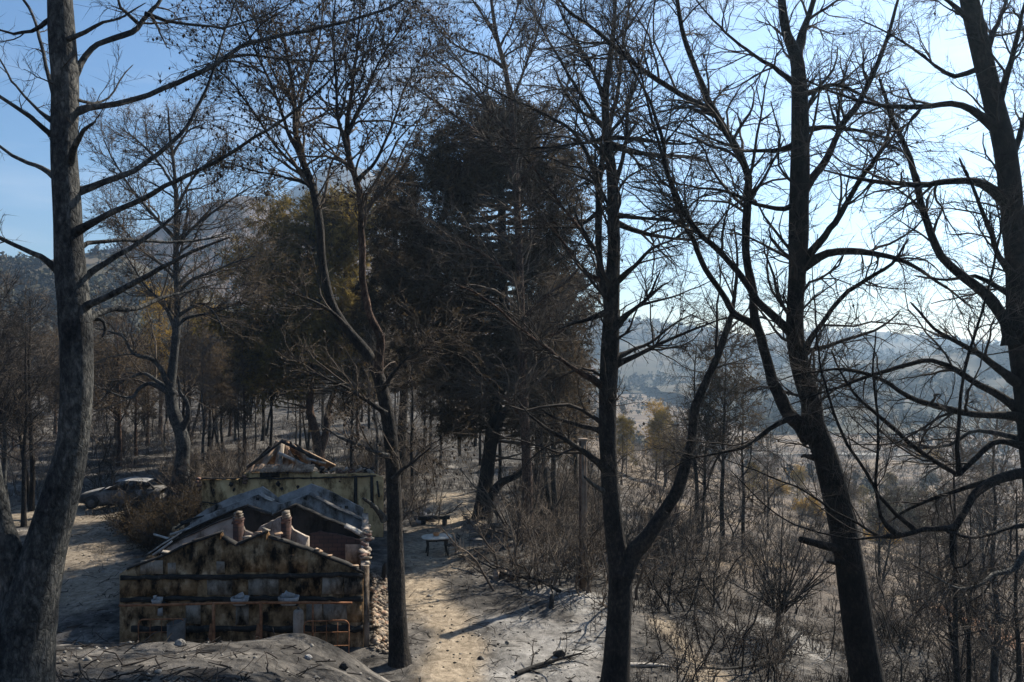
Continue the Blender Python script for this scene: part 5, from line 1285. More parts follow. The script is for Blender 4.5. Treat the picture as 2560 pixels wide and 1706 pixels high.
for k in range(26):      # fallen rafters inside the shell
    yb = RNG.uniform(22.6, 29.2); xb = RNG.uniform(-10.2, -5.2) - (yb - 22) * 0.19
    L_ = RNG.uniform(1.2, 3.0); az_ = RNG.uniform(0, 3.14); z0 = RNG.uniform(0.9, 1.9); dz_ = RNG.uniform(-0.3, 1.0)
    a = Acc(); c_ = np.array([xb, yb, z0]) - np.array(house.location); hv = np.array([math.cos(az_), 0.35 * math.sin(az_), 0]) * L_ / 2
    a.tube([c_ - hv - [0, 0, dz_ / 2], c_ + RNG.normal(0, .04, 3), c_ + hv + [0, 0, dz_ / 2]], [.06, .05, .035], 6); obj('fallen_rafter', a.mesh('fallen_rafter', True), CHARWOOD if k % 4 else ASHWOOD, house)
for k in range(14):      # broken roof tiles left along the gable edges
    u_ = RNG.uniform(330, 890); v_ = np.interp(u_, [299, 405, 553, 590, 667, 771, 909], [1432, 1390, 1331, 1358, 1328, 1373, 1431]); p = plane_pt(*W1, u_, v_)
    b = Acc(); b.box((0, 0, 0), (.2, .16, .025), RNG.uniform(-.5, .5), RNG.uniform(-.5, .5), .012); o = obj('roof_tile', b.mesh('roof_tile'), (TILE, P_BLACK, P_GREY)[k % 3], house); o.location = p - np.array(house.location) + [0, .06, .05]
for k in range(9):
    t = k / 8; p = np.array([-10.7 - 1.5 * t, 22.2 + 6.8 * t, 1.85 + 0.1 * t]); q = p + np.array([RNG.uniform(.5, 1.3), RNG.uniform(-.2, .2), RNG.uniform(.15, .5)])
    a = Acc(); o_ = np.array(house.location); a.tube([p - o_, (p + q) / 2 - o_ + RNG.normal(0, .03, 3), q - o_], [.05, .045, .03], 6); obj('rafter_stub', a.mesh('rafter_stub', True), ASHWOOD if k % 3 == 0 else CHARWOOD, house)
# rusty pipe rail with posts in front
org = np.array(house.location)
W0 = ((-10.7, 21.15), (-4.0, 21.45))
rail = empty('pipe_rail', (*plane_pt(*W0, 590, 1515)[:2], 0)); tag(rail, 'rusty steel pipe rail on posts along the front of the burnt house', 'rail')
ro = np.array(rail.location)
a = Acc(); a.tube([plane_pt(*W0, u, v) - ro for u, v in ((298, 1514), (430, 1512), (560, 1508), (700, 1507), (790, 1507), (880, 1508))], 0.035, 8); obj('top_pipe', a.mesh('top_pipe', True), RUST, rail)
for u, r in ((534, 0.045), (652, 0.045), (782, 0.028)):
    p = plane_pt(*W0, u, 1508); g = np.array([p[0], p[1], 0.0]); a = Acc()
    a.tube([p - ro, (p * .5 + g * .5) - ro, g - ro + [0, 0, -0.2]], r, 8); obj('post', a.mesh('post', True), RUST, rail)
for u in (523, 641):
    p = plane_pt(*W0, u, 1590); a = Acc(); a.box(p - ro + [0, 0.06, -0.2], (0.13, 0.03, 1.0), 0.3, 0.12); obj('plate', a.mesh('plate'), RUST, rail)
# bed frames, basins, bottle, bin in front of the wall
def hoop(u0, u1, vt, lab):
    W = ((-10.7, 21.0), (-4.0, 21.3))
    p0 = plane_pt(*W, u0, vt); p1 = plane_pt(*W, u1, vt)
    r = empty('bed_frame', (*(0.5 * (p0 + p1))[:2], 0)); o = np.array(r.location); tag(r, lab, 'bed frame')
    z = p0[2]; c = 0.14; pts = [[*p0[:2], 0.0], [*p0[:2], z - c]]
    for t in np.linspace(0, math.pi / 2, 6)[1:]: pts.append([p0[0] + c - c * math.cos(t), p0[1], z - c + c * math.sin(t)])
    for t in np.linspace(0, math.pi / 2, 6): pts.append([p1[0] - c + c * math.sin(t), p1[1], z - c + c * math.cos(t)])
    pts.append([*p1[:2], 0.0])
    a = Acc(); a.tube(np.array(pts) - o, 0.02, 7); obj('frame', a.mesh('frame', True), RUST, r)
    for f in (0.35, 0.7):
        a = Acc(); a.tube([np.array([*p0[:2], z * f]) - o, np.array([*p1[:2], z * f]) - o], 0.011, 6); obj('crossbar', a.mesh('crossbar', True), RUST, r)
    for f in (0.25, 0.5, 0.75):
        q = p0 + (p1 - p0) * f; a = Acc(); a.tube([np.array([*q[:2], z * .35]) - o, np.array([*q[:2], z - 0.01]) - o], 0.008, 6); obj('bar', a.mesh('bar', True), RUST, r)
hoop(346, 462, 1549, 'rusty curved bed frame before the left half of the burnt gable')
hoop(760, 872, 1553, 'rusty curved bed frame before the right end of the burnt gable')
def basin(u0, u1, v0, v1, lab):
    W = ((-10.75, 21.35), (-4.05, 21.65)); p0 = plane_pt(*W, u0, v1); p1 = plane_pt(*W, u1, v0)
    c = (p0 + p1) / 2; r = empty('wash_basin', (c[0], c[1], p0[2])); tag(r, lab, 'basin')
    w = p1[0] - p0[0]; h = p1[2] - p0[2]
    a = Acc(); n = 14
    rings = [(0.36, 0.10, 0), (0.46, 0.15, h * .5), (0.5, 0.18, h), (0.44, 0.14, h), (0.36, 0.10, h * .5)]
    V = []; 
    for rx, ry, z in rings:
        for i in range(n):
            t = i / n * 6.283; V.append([rx * w * math.copysign(abs(math.cos(t)) ** .5, math.cos(t)), ry * math.copysign(abs(math.sin(t)) ** .5, math.sin(t)), z])
    Q = [[k * n + i, k * n + (i + 1) % n, (k + 1) * n + (i + 1) % n, (k + 1) * n + i] for k in range(4) for i in range(n)]
    a.add(V, Q); obj('bowl', a.mesh('bowl', True), P_WHITE, r)
    a = Acc(); a.box((0, 0.2, -0.03), (w * .8, 0.36, 0.05)); obj('bracket', a.mesh('bracket'), CHARWOOD, r)
    for k in range(3):
        a = Acc(); a.box((RNG.uniform(-.3, .3) * w, -0.02, h + RNG.uniform(-.02, .05)), (w * .35, 0.03, h * .7), RNG.uniform(-.5, .5), RNG.uniform(-.5, .5), 0.01); obj('shard', a.mesh('shard'), P_WHITE, r)
basin(578, 622, 1493, 1512, 'broken white wash basin at the middle of the burnt gable')
basin(696, 748, 1491, 1512, 'broken white wash basin right of the middle of the burnt gable')
basin(382, 404, 1497, 1512, 'small broken white basin at the left of the burnt gable')
W = ((-10.7, 21.2), (-4.0, 21.5)); p0 = plane_pt(*W, 733, 1524); p1 = plane_pt(*W, 759, 1524); c = (p0 + p1) / 2
r = empty('gas_cylinder', (c[0], c[1], 0.0)); tag(r, 'tall pale steel cylinder standing against the burnt gable', 'cylinder')
a = Acc(); rr = (p1[0] - p0[0]) / 2; zt = p0[2]
a.tube([[0, 0, -.1], [0, 0, zt - .12], [0, 0, zt - .05], [0, 0, zt - .01], [0, 0, zt]], [rr, rr, rr * .92, rr * .7, rr * .35], 18); obj('body', a.mesh('body', True), P_PALE, r)
a = Acc(); a.tube([[0, 0, zt - .01], [0, 0, zt + .07]], 0.03, 8); obj('valve', a.mesh('valve', True), STEEL, r)
W = ((-10.7, 20.95), (-4.0, 21.25)); p = plane_pt(*W, 440, 1556); r = empty('metal_bin', (p[0], p[1], 0)); tag(r, 'dented grey metal bin behind the left bed frame', 'bin')
a = Acc(); n = 16; V = []
zt = p[2]
for rx, z in ((0.21, -.1), (0.225, zt * .5), (0.235, zt), (0.20, zt - .01), (0.19, zt * .6)):
    for i in range(n): t = i / n * 6.283; V.append([rx * math.cos(t) * (1 + .05 * math.sin(3 * t)), rx * math.sin(t), z + (0.05 * math.cos(t) if z > zt * .9 else 0)])
a.add(V, [[k * n + i, k * n + (i + 1) % n, (k + 1) * n + (i + 1) % n, (k + 1) * n + i] for k in range(4) for i in range(n)])
obj('body', a.mesh('body', True), STEEL, r)
a = Acc(); th_ = np.linspace(0, 6.283, 17); a.tube(np.column_stack([0.236 * np.cos(th_) * (1 + .05 * np.sin(3 * th_)), 0.236 * np.sin(th_), zt + 0.05 * np.cos(th_)]), 0.012, 6, False); obj('rim', a.mesh('rim', True), STEEL, r)
# rubble strip along the right wall of the house
n = 620
t = RNG.random(n); y = 21.6 + 7 * t; x = -4.0 - 1.43 * (y - 22.1) / 7.7 + 0.12 + np.abs(RNG.normal(0, 0.38, n))
z = terrain(x, y); rr = 0.018 + 0.13 * RNG.random(n) ** 3; z = z + np.maximum(0, 0.28 - 0.5 * (x + 4.0 + 1.43 * (y - 22.1) / 7.7))
V, T = blobs(np.column_stack([x, y, z]), rr, 0.7)
RUB = flat_var('rubble', [(0.32, (0.06, 0.052, 0.045)), (0.46, (0.20, 0.16, 0.125)), (0.56, (0.36, 0.29, 0.21)), (0.62, (0.26, 0.13, 0.075)), (0.75, (0.46, 0.42, 0.36))], 5.0, which='Position')
tag(obj('rubble', mesh_np('rubble', V, None, T), RUB), 'broken brick and plaster rubble along the right wall of the burnt house', 'rubble', kind='stuff')

# ------------------------------------------------------------------ the yellow-walled building behind
yard = empty('ruined_building', (at_u(730, 34.6), 34.6, 0)); tag(yard, 'low ochre-walled ruined building with a collapsed tile roof, behind the burnt house', 'building')
WY = ((at_u(505, 34.4), 34.4), (at_u(955, 34.8), 34.8))
wall('wall', *WY, [(504, 1200), (600, 1199), (608, 1185), (700, 1182), (790, 1181), (800, 1188), (880, 1186), (930, 1184), (957, 1196)], P_OCHRE, yard, -0.3, 0.3, 0.008)
strip('wall_cap', *WY, [(502, 1198), (600, 1196), (760, 1196), (940, 1190)], 0.06, 0.05, CHARWOOD, yard, 0.02)
strip('beam', *WY, [(505, 1256), (560, 1258), (600, 1260)], 0.05, 0.04, CHARWOOD, yard, 0.02)
for u, v, s in ((578, 1212, 12), (695, 1210, 13), (585, 1224, 8), (705, 1222, 8), (534, 1225, 5), (745, 1218, 8)):
    a = Acc(); c_ = plane_pt(*WY, u, v) - np.array(yard.location); n_ = 11; rr_ = s / 2 / F * 34.6 * RNG.uniform(0.6, 1.25, n_)
    ring = [[math.cos(i / n_ * 6.283) * rr_[i], -0.012, math.sin(i / n_ * 6.283) * rr_[i] * 1.15] for i in range(n_)]
    a.add(np.array(ring + [[q[0], 0.03, q[2]] for q in ring] + [[0, -0.012, 0]]) + c_, [[i, (i + 1) % n_, n_ + (i + 1) % n_, n_ + i] for i in range(n_)], [[2 * n_, (i + 1) % n_, i] for i in range(n_)]); obj('scorch_hole', a.mesh('scorch_hole'), CHARWOOD, yard)
panel(*WY, 886, 1190, 893, 1260, CHARWOOD, yard, 0.05, 'post'); panel(*WY, 926, 1188, 934, 1270, CHARWOOD, yard, 0.06, 'post')
panel(*WY, 650, 1182, 700, 1194, P_BLACK, yard, 0.02, 'opening')
yo = np.array(yard.location)
for k in range(21):       # barrel tiles of the eave, end on
    u = 627 + k * 7.6; p = plane_pt(*WY, u, 1178)
    a = Acc(); n = 7; V = []
    for yy in (-0.16, 0.5):
        for i in range(n): t = math.pi * i / (n - 1); V.append([0.075 * math.cos(t), yy, 0.06 * math.sin(t) + yy * 0.35])
        for i in range(n): t = math.pi * i / (n - 1); V.append([0.06 * math.cos(t), yy, 0.045 * math.sin(t) + yy * 0.35])
    Q = []
    for i in range(n - 1): Q += [[i, i + 1, 2 * n + i + 1, 2 * n + i], [n + i, 3 * n + i, 3 * n + i + 1, n + i + 1], [i, n + i, n + i + 1, i + 1]]
    a.add(V, Q); o = obj('roof_tile', a.mesh('roof_tile', True), TILE, yard); o.location = p - yo + RNG.normal(0, 0.012, 3); o.rotation_euler = (0, RNG.normal(0, .06), RNG.normal(0, .05))
# collapsed roof: slabs leaning on a fallen ridge
top = px(705, 1104, 36.2); 
def slab(p, q, w, m, nm, thick=0.06):
    a = Acc(); p = np.array(p); q = np.array(q); d = norm(q - p); s = norm(np.cross(d, np.array([0.25, 1, 0.4]))); nn = np.cross(s, d)
    c = [p - s * w / 2, p + s * w / 2, q + s * w * .6, q - s * w * .6]; c = np.array(c) + RNG.normal(0, .02, (4, 3))
    V = np.vstack([c - nn * thick / 2, c + nn * thick / 2]) - yo
    a.add(V, [[0, 1, 2, 3], [4, 7, 6, 5], [0, 4, 5, 1], [1, 5, 6, 2], [2, 6, 7, 3], [3, 7, 4, 0]]); return obj(nm, a.mesh(nm), m, yard)
for k in range(15):
    f = k / 14; e = px(622 + 172 * f, 1176 - 20 * max(0, f - .6) / .4, 35.4 + RNG.uniform(-.2, .3))
    s = top + np.array([(f - .35) * 0.9 * (1 if f > .35 else .6), 0, -abs(f - .4) * 0.75]) + RNG.normal(0, .10, 3)
    if k in (3, 8, 11): continue
    e = e + RNG.normal(0, .12, 3) * [1, 1, .6]
    slab(s, e, RNG.uniform(.14, .36), (TILE, P_GREY, TILE, P_BLACK, TILE)[k % 5], 'roof_slab')
for k in range(8):
    f = k / 7; e = px(640 + 190 * f, 1168, 38.0); slab(top + np.array([(f - .4) * .9, 0.1, -abs(f - .4) * .6]) + RNG.normal(0, .12, 3), e, .4, TILE if k % 2 else P_BLACK, 'roof_slab')
for pp, m, w in (([(622, 1168), (660, 1138), (706, 1101)], CHARWOOD, 0.07), ([(706, 1101), (752, 1126), (802, 1154)], CHARWOOD, 0.07), ([(700, 1130), (740, 1152), (780, 1172)], ASHWOOD, 0.075), ([(770, 1145), (800, 1155), (812, 1160)], ASHWOOD, 0.05)):
    a = Acc(); a.tube([px(u, v, 35.6) - yo + [0, -0.25 + .2 * i, 0] for i, (u, v) in enumerate(pp)], w, 7); obj('beam', a.mesh('beam', True), m, yard)
for k in range(44):
    u = RNG.uniform(800, 935); p = px(u, 1176 + RNG.normal(0, 4), 35.2 + RNG.uniform(-.3, .3)); b = Acc(); b.box((0, 0, 0), (RNG.uniform(.1, .3), RNG.uniform(.1, .22), RNG.uniform(.05, .14)), RNG.uniform(0, 3), RNG.uniform(-.5, .5), .015)
    o = obj('brick', b.mesh('brick'), (TILE, P_PALE, BRICKM, P_GREY, P_BLACK)[int(RNG.integers(5))], yard); o.location = p - yo
for u, v in ((499, 1196), (497, 1205), (500, 1213), (613, 1190), (616, 1198), (614, 1206)):
    p = plane_pt(*WY, u, v); b = Acc(); b.box((0, 0, 0), (.16, .16, .09), RNG.uniform(-.4, .4), 0, .01); o = obj('brick', b.mesh('brick'), BRICKM, yard); o.location = p - yo + [0, -.1, 0]
a = Acc(); a.tube([plane_pt(*WY, 940, 1200) - yo + [0.1, -.3, 0], plane_pt(*WY, 945, 1240) - yo + [0.1, -.3, 0]], .05, 6); obj('beam', a.mesh('beam'), CHARWOOD, yard)
# sunlit heap of stone and plaster to its right, seen behind the slender pine
g = gpx(1010, 1300)

# ------------------------------------------------------------------ burnt car
cg = np.array([at_u(312, 42.0), 42.0]); car = empty('burnt_car', (cg[0], cg[1], th(*cg)), math.radians(6)); tag(car, 'burnt-out grey car with empty windows, parked behind the left pine', 'car')
CARP = flat_var('burnt_car_paint', [(0.3, (0.07, 0.068, 0.066)), (0.5, (0.18, 0.175, 0.17)), (0.72, (0.34, 0.335, 0.33))], 2.2, 0.75)
CARD = flat_var('burnt_car_dark', [(0.3, (0.012, 0.012, 0.013)), (0.7, (0.06, 0.055, 0.05))], 3.0, 0.8)
# lower body: stations along x (front at -x): half width, bottom z, shoulder z, top z
stn = [(-2.1, .60, .38, .52, .58), (-2.0, .76, .30, .60, .72), (-1.6, .82, .26, .72, .82), (-1.1, .84, .25, .80, .90), (-.75, .85, .25, .86, .95), (0, .86, .25, .88, .93), (.8, .86, .25, .90, .95), (1.35, .84, .26, .90, .98), (1.85, .78, .32, .86, .96), (2.0, .66, .40, .72, .84)]
V = []
for x_, w_, b_, s_, t_ in stn: V += [[x_, -w_ * .9, b_], [x_, -w_, (b_ + s_) / 2], [x_, -w_ * .98, s_], [x_, -w_ * .8, t_], [x_, 0, t_ + .03], [x_, w_ * .8, t_], [x_, w_ * .98, s_], [x_, w_, (b_ + s_) / 2], [x_, w_ * .9, b_]]
Q = [[i * 9 + k, i * 9 + k + 1, (i + 1) * 9 + k + 1, (i + 1) * 9 + k] for i in range(len(stn) - 1) for k in range(8) if not (k in (3, 4) and 4 <= i <= 6)]
Q += [[0, 1, 7, 8], [1, 2, 6, 7], [2, 3, 5, 6]]; e = (len(stn) - 1) * 9; Q += [[e + 8, e + 7, e + 1, e], [e + 7, e + 6, e + 2, e + 1], [e + 6, e + 5, e + 3, e + 2]]
CARB = flat_var('burnt_car_body', [(0.3, (0.03, 0.028, 0.026)), (0.5, (0.085, 0.078, 0.070)), (0.7, (0.20, 0.19, 0.18))], 1.8, 0.95)
a = Acc(); a.add(V, Q); obj('body', a.mesh('body', True), CARB, car)
V2 = [[x_, sy * w_ * .78, t_ + .012 + (.025 if sy == 0 else 0)] for x_, w_, b_, s_, t_ in stn[1:5] for sy in (-1, -.5, 0, .5, 1)]
a = Acc(); a.add(V2, [[i * 5 + k, i * 5 + k + 1, (i + 1) * 5 + k + 1, (i + 1) * 5 + k] for i in range(3) for k in range(4)]); obj('bonnet', a.mesh('bonnet', True), CARP, car)
V = []; ro_ = [(-.28, .56, 1.36), (0.1, .60, 1.44), (.6, .60, 1.45), (1.1, .57, 1.40), (1.35, .53, 1.33)]
for x_, w_, z_ in ro_: V += [[x_, -w_, z_ - .04], [x_, -w_ * .8, z_], [x_, 0, z_ + .03], [x_, w_ * .8, z_], [x_, w_, z_ - .04]]
a = Acc(); a.add(V, [[i * 5 + k, i * 5 + k + 1, (i + 1) * 5 + k + 1, (i + 1) * 5 + k] for i in range(4) for k in range(4)]); obj('roof', a.mesh('roof', True), CARP, car)
for sy in (-1, 1):
    for p, q, w in (((-1.0, .72, .92), (-.28, .55, 1.33), .04), ((.35, .76, .93), (.42, .59, 1.42), .045), ((1.0, .75, .95), (1.05, .57, 1.38), .04), ((1.75, .68, .96), (1.35, .52, 1.31), .055)):
        a = Acc(); a.tube([[p[0], sy * p[1], p[2]], [q[0], sy * q[1], q[2]]], w, 6); obj('pillar', a.mesh('pillar', True), CARD, car)
    for wx in (-1.35, 1.3):
        a = Acc(); a.tube([[wx, sy * .70, .31], [wx, sy * .88, .31]], .31, 18); wh = obj('wheel', a.mesh('wheel', True), CARD, car)
        a = Acc(); a.tube([[wx, sy * .86, .31], [wx, sy * .895, .31]], .19, 14); obj('rim', a.mesh('rim', True), STEEL, wh)
        a = Acc(); th_ = np.linspace(0.1, 3.04, 12); a.tube(np.column_stack([wx + .36 * np.cos(th_), np.full(12, sy * .855), .33 + .36 * np.sin(th_)]), .045, 6); obj('wheel_arch', a.mesh('wheel_arch', True), CARD, car)
    a = Acc(); a.box((-2.02, sy * .52, .62), (.10, .26, .13)); obj('headlight_opening', a.mesh('headlight_opening'), CARD, car)
    for dx0, dx1 in ((-.72, .32), (.36, 1.15)):
        a = Acc(); a.tube([[dx0, sy * .865, .84], [dx0, sy * .868, .34], [dx1, sy * .868, .34], [dx1, sy * .87, .86]], .012, 5); obj('door_seam', a.mesh('door_seam'), CARD, car)
a = Acc(); a.box((-2.06, 0, .42), (.12, 1.3, .16)); obj('bumper', a.mesh('bumper'), CARD, car)
for sx in (-.1, .75):
    a = Acc(); a.box((sx, -.35, .85), (.12, .42, .55), 0, .2); obj('seat_frame', a.mesh('seat_frame'), CARD, car)
    a = Acc(); a.box((sx, .35, .85), (.12, .42, .55), 0, .2); obj('seat_frame', a.mesh('seat_frame'), CARD, car)

# ------------------------------------------------------------------ table, bowl, chairs under the dark pine
WOODT = flat_var('bleached_table_top', [(0.3, (0.36, 0.33, 0.28)), (0.7, (0.60, 0.56, 0.48))], 2.5)
g = gpx(1092, 1388); tb = empty('garden_table', g, 0.2); tag(tb, 'pale round-edged garden table on dark legs beside the path', 'table')
V = []; n = 24
for z, r in ((.70, .95), (.735, 1.0), (.75, .97)):
    for i in range(n): t = i / n * 6.283; V.append([.62 * r * math.copysign(abs(math.cos(t)) ** .7, math.cos(t)), .48 * r * math.copysign(abs(math.sin(t)) ** .7, math.sin(t)), z])
V += [[0, 0, .75], [0, 0, .70]]
a = Acc(); a.add(V, [[k * n + i, k * n + (i + 1) % n, (k + 1) * n + (i + 1) % n, (k + 1) * n + i] for k in range(2) for i in range(n)], [[3 * n, 2 * n + i, 2 * n + (i + 1) % n] for i in range(n)] + [[3 * n + 1, (i + 1) % n, i] for i in range(n)]); obj('tabletop', a.mesh('tabletop'), WOODT, tb)
for sx, sy in ((-1, -1), (1, -1), (-1, 1), (1, 1)):
    a = Acc(); a.tube([[sx * .40, sy * .30, .71], [sx * .36, sy * .26, .35], [sx * .42, sy * .32, -.06]], [.045, .035, .03], 7); obj('leg', a.mesh('leg', True), CHARWOOD, tb)
a = Acc(); a.box((0, 0, .64), (.8, .6, .08)); obj('apron', a.mesh('apron'), CHARWOOD, tb)
bl = empty('clay_bowl', (g[0] - .03, g[1] + .05, g[2] + .75)); tag(bl, 'small orange clay bowl on the garden table', 'bowl')
V = []; pr = [(.06, 0), (.085, .01), (.125, .06), (.14, .11), (.125, .11), (.10, .05), (.05, .02)]
for r_, z in pr:
    for i in range(16): t = i / 16 * 6.283; V.append([r_ * math.cos(t), r_ * math.sin(t), z])
CLAY = flat_var('orange_clay', [(0.3, (0.40, 0.17, 0.07)), (0.7, (0.60, 0.30, 0.14))], 4.0)
a = Acc(); a.add(V, [[k * 16 + i, k * 16 + (i + 1) % 16, (k + 1) * 16 + (i + 1) % 16, (k + 1) * 16 + i] for k in range(len(pr) - 1) for i in range(16)]); obj('body', a.mesh('body', True), CLAY, bl)
a = Acc(); th_ = np.linspace(0, 6.283, 17); a.tube(np.column_stack([.133 * np.cos(th_), .133 * np.sin(th_), 0 * th_ + .11]), .012, 6, False); obj('rim', a.mesh('rim', True), CLAY, bl)
def chair(x, y, rz, m, lab, fallen=False):
    r = empty('garden_chair', (x, y, th(x, y)), rz); tag(r, lab, 'chair')
    for sx in (-1, 1):
        a = Acc(); a.tube([[sx * .20, -.2, -.04], [sx * .20, -.19, .44]], .014, 6); obj('leg', a.mesh('leg', True), m, r)
        a = Acc(); a.tube([[sx * .20, .24, -.04], [sx * .20, .19, .44], [sx * .19, .28, .88]], .014, 6); obj('leg', a.mesh('leg', True), m, r)
    for k in range(5):
        a = Acc(); a.box((0, -.18 + k * .09, .45), (.42, .06, .02)); obj('seat_slat', a.mesh('seat_slat'), m, r)
    for k in range(3):
        a = Acc(); a.box((0, .215 + k * .022, .60 + k * .11), (.40, .02, .055)); obj('back_slat', a.mesh('back_slat'), m, r)
g2 = gpx(1130, 1392); chair(g2[0], g2[1], -1.2, CHARWOOD, 'black burnt chair tucked at the right end of the garden table')
g2 = gpx(1190, 1376); chair(g2[0], g2[1], 0.5, STEEL, 'small bare-framed chair standing apart to the right of the table')
g2 = gpx(1175, 1330); chair(g2[0], g2[1], 2.5, STEEL, 'grey chair in the shade farther up the path')
# log bench, white stones, pale slabs, stumps, fallen bough
g = gpx(1085, 1312); r = empty('log_bench', g, 0.12); tag(r, 'low log bench beside the white stones up the path', 'bench')
a = Acc(); a.tube([[-.75, 0, .30], [0, .02, .31], [.75, 0, .30]], [.10, .11, .10], 9); obj('seat_log', a.mesh('seat_log', True), BARK_GREY, r)
for sx in (-.5, .5): a = Acc(); a.tube([[sx, 0, -.1], [sx, 0, .24]], .12, 9); obj('leg', a.mesh('leg', True), BARK_GREY, r)
def rock(nm, p, s, m, lab, cat, group, flatz=.7, seed=0):
    import bmesh
    bm = bmesh.new(); bmesh.ops.create_icosphere(bm, subdivisions=2, radius=1.0)
    rr = np.random.default_rng(seed)
    k = rr.normal(size=(5, 3)); ph = rr.uniform(0, 6, 5)
    for v in bm.verts:
        c = np.array(v.co); f = 1 + sum(.09 * math.sin(3 * float(c @ k[i]) + ph[i]) for i in range(5)); v.co = Vector(c * f * np.array([s, s * .8, s * flatz]))
    me = bpy.data.meshes.new(nm); bm.to_mesh(me); bm.free()
    o = obj(nm, me, m); o.location = (p[0], p[1], p[2] + s * flatz * .55); o.rotation_euler = (0, 0, seed); tag(o, lab, cat, group); return o
for i, (u, v, s) in enumerate([(1050, 1310, .26), (1062, 1300, .22), (1072, 1303, .30), (1080, 1305, .24), (1058, 1290, .2), (1068, 1284, .24), (1044, 1300, .2), (1076, 1294, .2)]):
    rock('pale_stone', gpx(u, v), s, STONE if i % 2 else P_WHITE, ('leftmost', 'fourth from left', 'broadest', 'rightmost', 'third from left', 'hindmost', 'second from left', 'rear right')[i] + ' pale stone in the heap by the log bench', 'stone', 'pale stones by the log bench', .7, i)
for i, (u, v, s) in enumerate([(1240, 1452, .30), (1258, 1446, .24), (1275, 1450, .26), (1286, 1452, .28)]):
    g = gpx(u, v); a = Acc(); a.box((0, 0, .14), (s * .7, .14, s * 1.3), RNG.uniform(-.3, .3), RNG.uniform(-.4, .4), .02)
    tag(obj('stone_slab', a.mesh('stone_slab'), P_PALE, None, g), ('leftmost', 'second', 'third', 'rightmost')[i] + ' pinkish stone slab under the long fallen bough', 'slab', 'stone slabs under the fallen bough')
for u, v, s, lab in [(1378, 1520, .16, 'short black stump on the pale ash left of the forked pine'), (960, 1450, .20, 'dark charred stump behind the slender pine by the house')]:
    g = gpx(u, v); a = Acc(); a.tube(g + np.array([[0, 0, -.1], [0, 0, .05], [.02, 0, s * 2.2], [.05, 0, s * 2.9]]), [s * .75, s * .55, s * .45, s * .2], 9); o = obj('stump', a.mesh('stump', True), CHARWOOD); tag(o, lab, 'stump')
def bough(pts, m, lab):
    P = [gpx(u, v) + np.array([0, 0, h]) for u, v, h in pts]; w = np.linspace(.07, .025, len(P)); p, r = resample(P, w, .15)
    base = p[0].copy(); ro = empty('fallen_bough', base); tag(ro, lab, 'branch')
    V, Q, T = solid_stem(p - base, r, 8, .07, 4); a = Acc(); a.add(V, Q, T); obj('stem', a.mesh('stem', True), m, ro)
    pk, rk = fixK(p, r, 20); A, B = grow(pk[None], rk[None], 16, .2, 1, (25, 65), (.4, 1.3), 6, 0.02, .18, .6, .008); c_ = Acc(); V, Q = tubes(A - base, B, 4); c_.add(V, Q)
    A, B = grow(A, B, 5, .2, 1, (25, 65), (.15, .5), 4, .02, .2, .6, .006); V, Q = tubes(A - base, B, 3); c_.add(V, Q); tag(obj('twigs', c_.mesh('twigs', True), TWIG, ro), kind='stuff')
bough([(1400, 1492, .15), (1340, 1470, .3), (1270, 1455, .25), (1200, 1425, .3), (1150, 1412, .35)], CHARWOOD, 'long charred bough fallen across the ash right of the path')
bough([(1290, 1690, .05), (1340, 1672, .06), (1400, 1660, .1), (1450, 1650, .15)], CHARWOOD, 'charred branch lying on the pale ash at the bottom of the path')
bough([(2000, 1590, .1), (1930, 1660, .15), (1840, 1690, .2), (1750, 1690, .2)], CHARWOOD, 'tangled charred branch pile below the broom-shaped shrub')
bough([(1560, 1670, .04), (1640, 1668, .05), (1700, 1676, .05)], ASHWOOD, 'pale stick on the ash right of the forked pine')
bough([(200, 1190, .2), (270, 1175, .3), (340, 1160, .4), (390, 1150, .5)], BARK_GREY, 'grey fallen bough on the pale ground behind the car')
# wooden pole
g = gpx(1457, 1476); r = empty('wooden_pole', g); tag(r, 'weathered square wooden pole in the thicket left of the forked pine', 'pole')
POLE = flat_var('weathered_pole', [(0.3, (0.11, 0.075, 0.05)), (0.7, (0.30, 0.235, 0.175))], 3.0)
a = Acc(); a.box((0, 0, 2.5), (.26, .22, 5.4)); obj('shaft', a.mesh('shaft'), POLE, r)
for sx in (-.10, .10): a = Acc(); a.box((sx, -.125, 2.5), (.07, .03, 5.36)); obj('edge_board', a.mesh('edge_board'), BARK_RED if sx < 0 else POLE, r)
a = Acc(); a.box((0, 0, 5.22), (.32, .28, .05)); obj('cap', a.mesh('cap'), POLE, r)
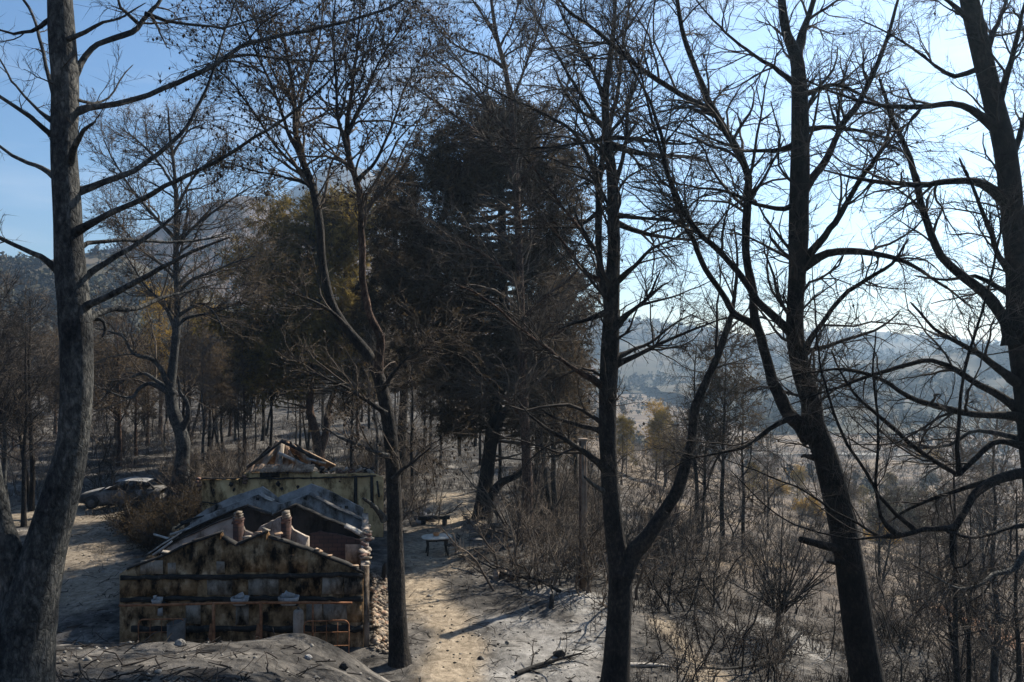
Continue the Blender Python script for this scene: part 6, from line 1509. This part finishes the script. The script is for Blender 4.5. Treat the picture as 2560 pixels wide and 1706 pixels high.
# broken white slab pieces in the shade left of the house
for u, v, w, h, lab in [(372, 1350, .28, .55, 'jagged white slab standing left of the burnt house'), (392, 1352, .3, .75, 'taller grey-white slab standing left of the burnt house'), (350, 1345, .35, .3, 'low pale block beside the white slabs left of the house')]:
    g = gpx(u, v); a = Acc(); V = np.array([[-w / 2, -.08, -.1], [w / 2, -.08, -.1], [w / 2, -.08, h], [-w / 2, -.08, h * .8], [0, -.08, h * .65], [-w / 2, .08, -.1], [w / 2, .08, -.1], [w / 2, .08, h], [-w / 2, .08, h * .8], [0, .08, h * .65]])
    a.add(V, [[0, 1, 2, 4], [5, 9, 7, 6], [1, 6, 7, 2], [0, 3, 8, 5], [2, 7, 9, 4], [4, 9, 8, 3]], [[0, 4, 3], [5, 8, 9]]); tag(obj('broken_slab', a.mesh('broken_slab'), P_WHITE, None, g), lab, 'slab')
for u, v, s, m, lab in [(452, 1618, .12, STONE, 'pale stone on the ash bank before the house, left half'), (1200, 1650, .07, CHAR, 'dark lump lying on the tan path'), (1398, 1640, .16, CHAR, 'black charred lump on the pale ash left of the forked pine'), (770, 1650, .08, P_WHITE, 'small white stone on the ash bank before the house'), (860, 1676, .11, CHAR, 'dark lump on the ash bank near the slender pine')]:
    rock('stone', gpx(u, v), s, m, lab, 'stone', None, .7, int(u))
# pale road across the plain
pts = [px(u, 1093, 227) for u in np.linspace(1780, 2700, 40)]
V = []
for p in pts:
    for k in (-1.6, -.5, .5, 1.6): V.append([p[0], p[1] + k, float(terrain(np.array([p[0]]), np.array([p[1] + k]))[0]) + .35])
ROAD = flat_var('pale_road', [(0.3, (0.18, 0.165, 0.145)), (0.7, (0.30, 0.28, 0.25))], 0.3)
tag(obj('road', mesh_np('road', V, [[i * 4 + k, i * 4 + k + 1, (i + 1) * 4 + k + 1, (i + 1) * 4 + k] for i in range(39) for k in range(3)]), ROAD), kind='structure')

# ------------------------------------------------------------------ air
a = Acc(); a.box((0, 700, 108), (5600, 1620, 264))
hz = obj('haze', a.mesh('haze'), None); hz['kind'] = 'stuff'; hz['label'] = 'thin pale haze over hills and plain'; hz['category'] = 'haze'
HM = bpy.data.materials.new('haze_air'); HM.use_nodes = True; nt = HM.node_tree
for n_ in list(nt.nodes):
    if n_.type != 'OUTPUT_MATERIAL': nt.nodes.remove(n_)
pv = nt.nodes.new('ShaderNodeVolumePrincipled')
pv.inputs['Color'].default_value = (0.52, 0.74, 1.0, 1); pv.inputs['Density'].default_value = 0.00043; pv.inputs['Anisotropy'].default_value = 0.6
nt.links.new(pv.outputs['Volume'], [n_ for n_ in nt.nodes if n_.type == 'OUTPUT_MATERIAL'][0].inputs['Volume'])
hz.data.materials.append(HM)
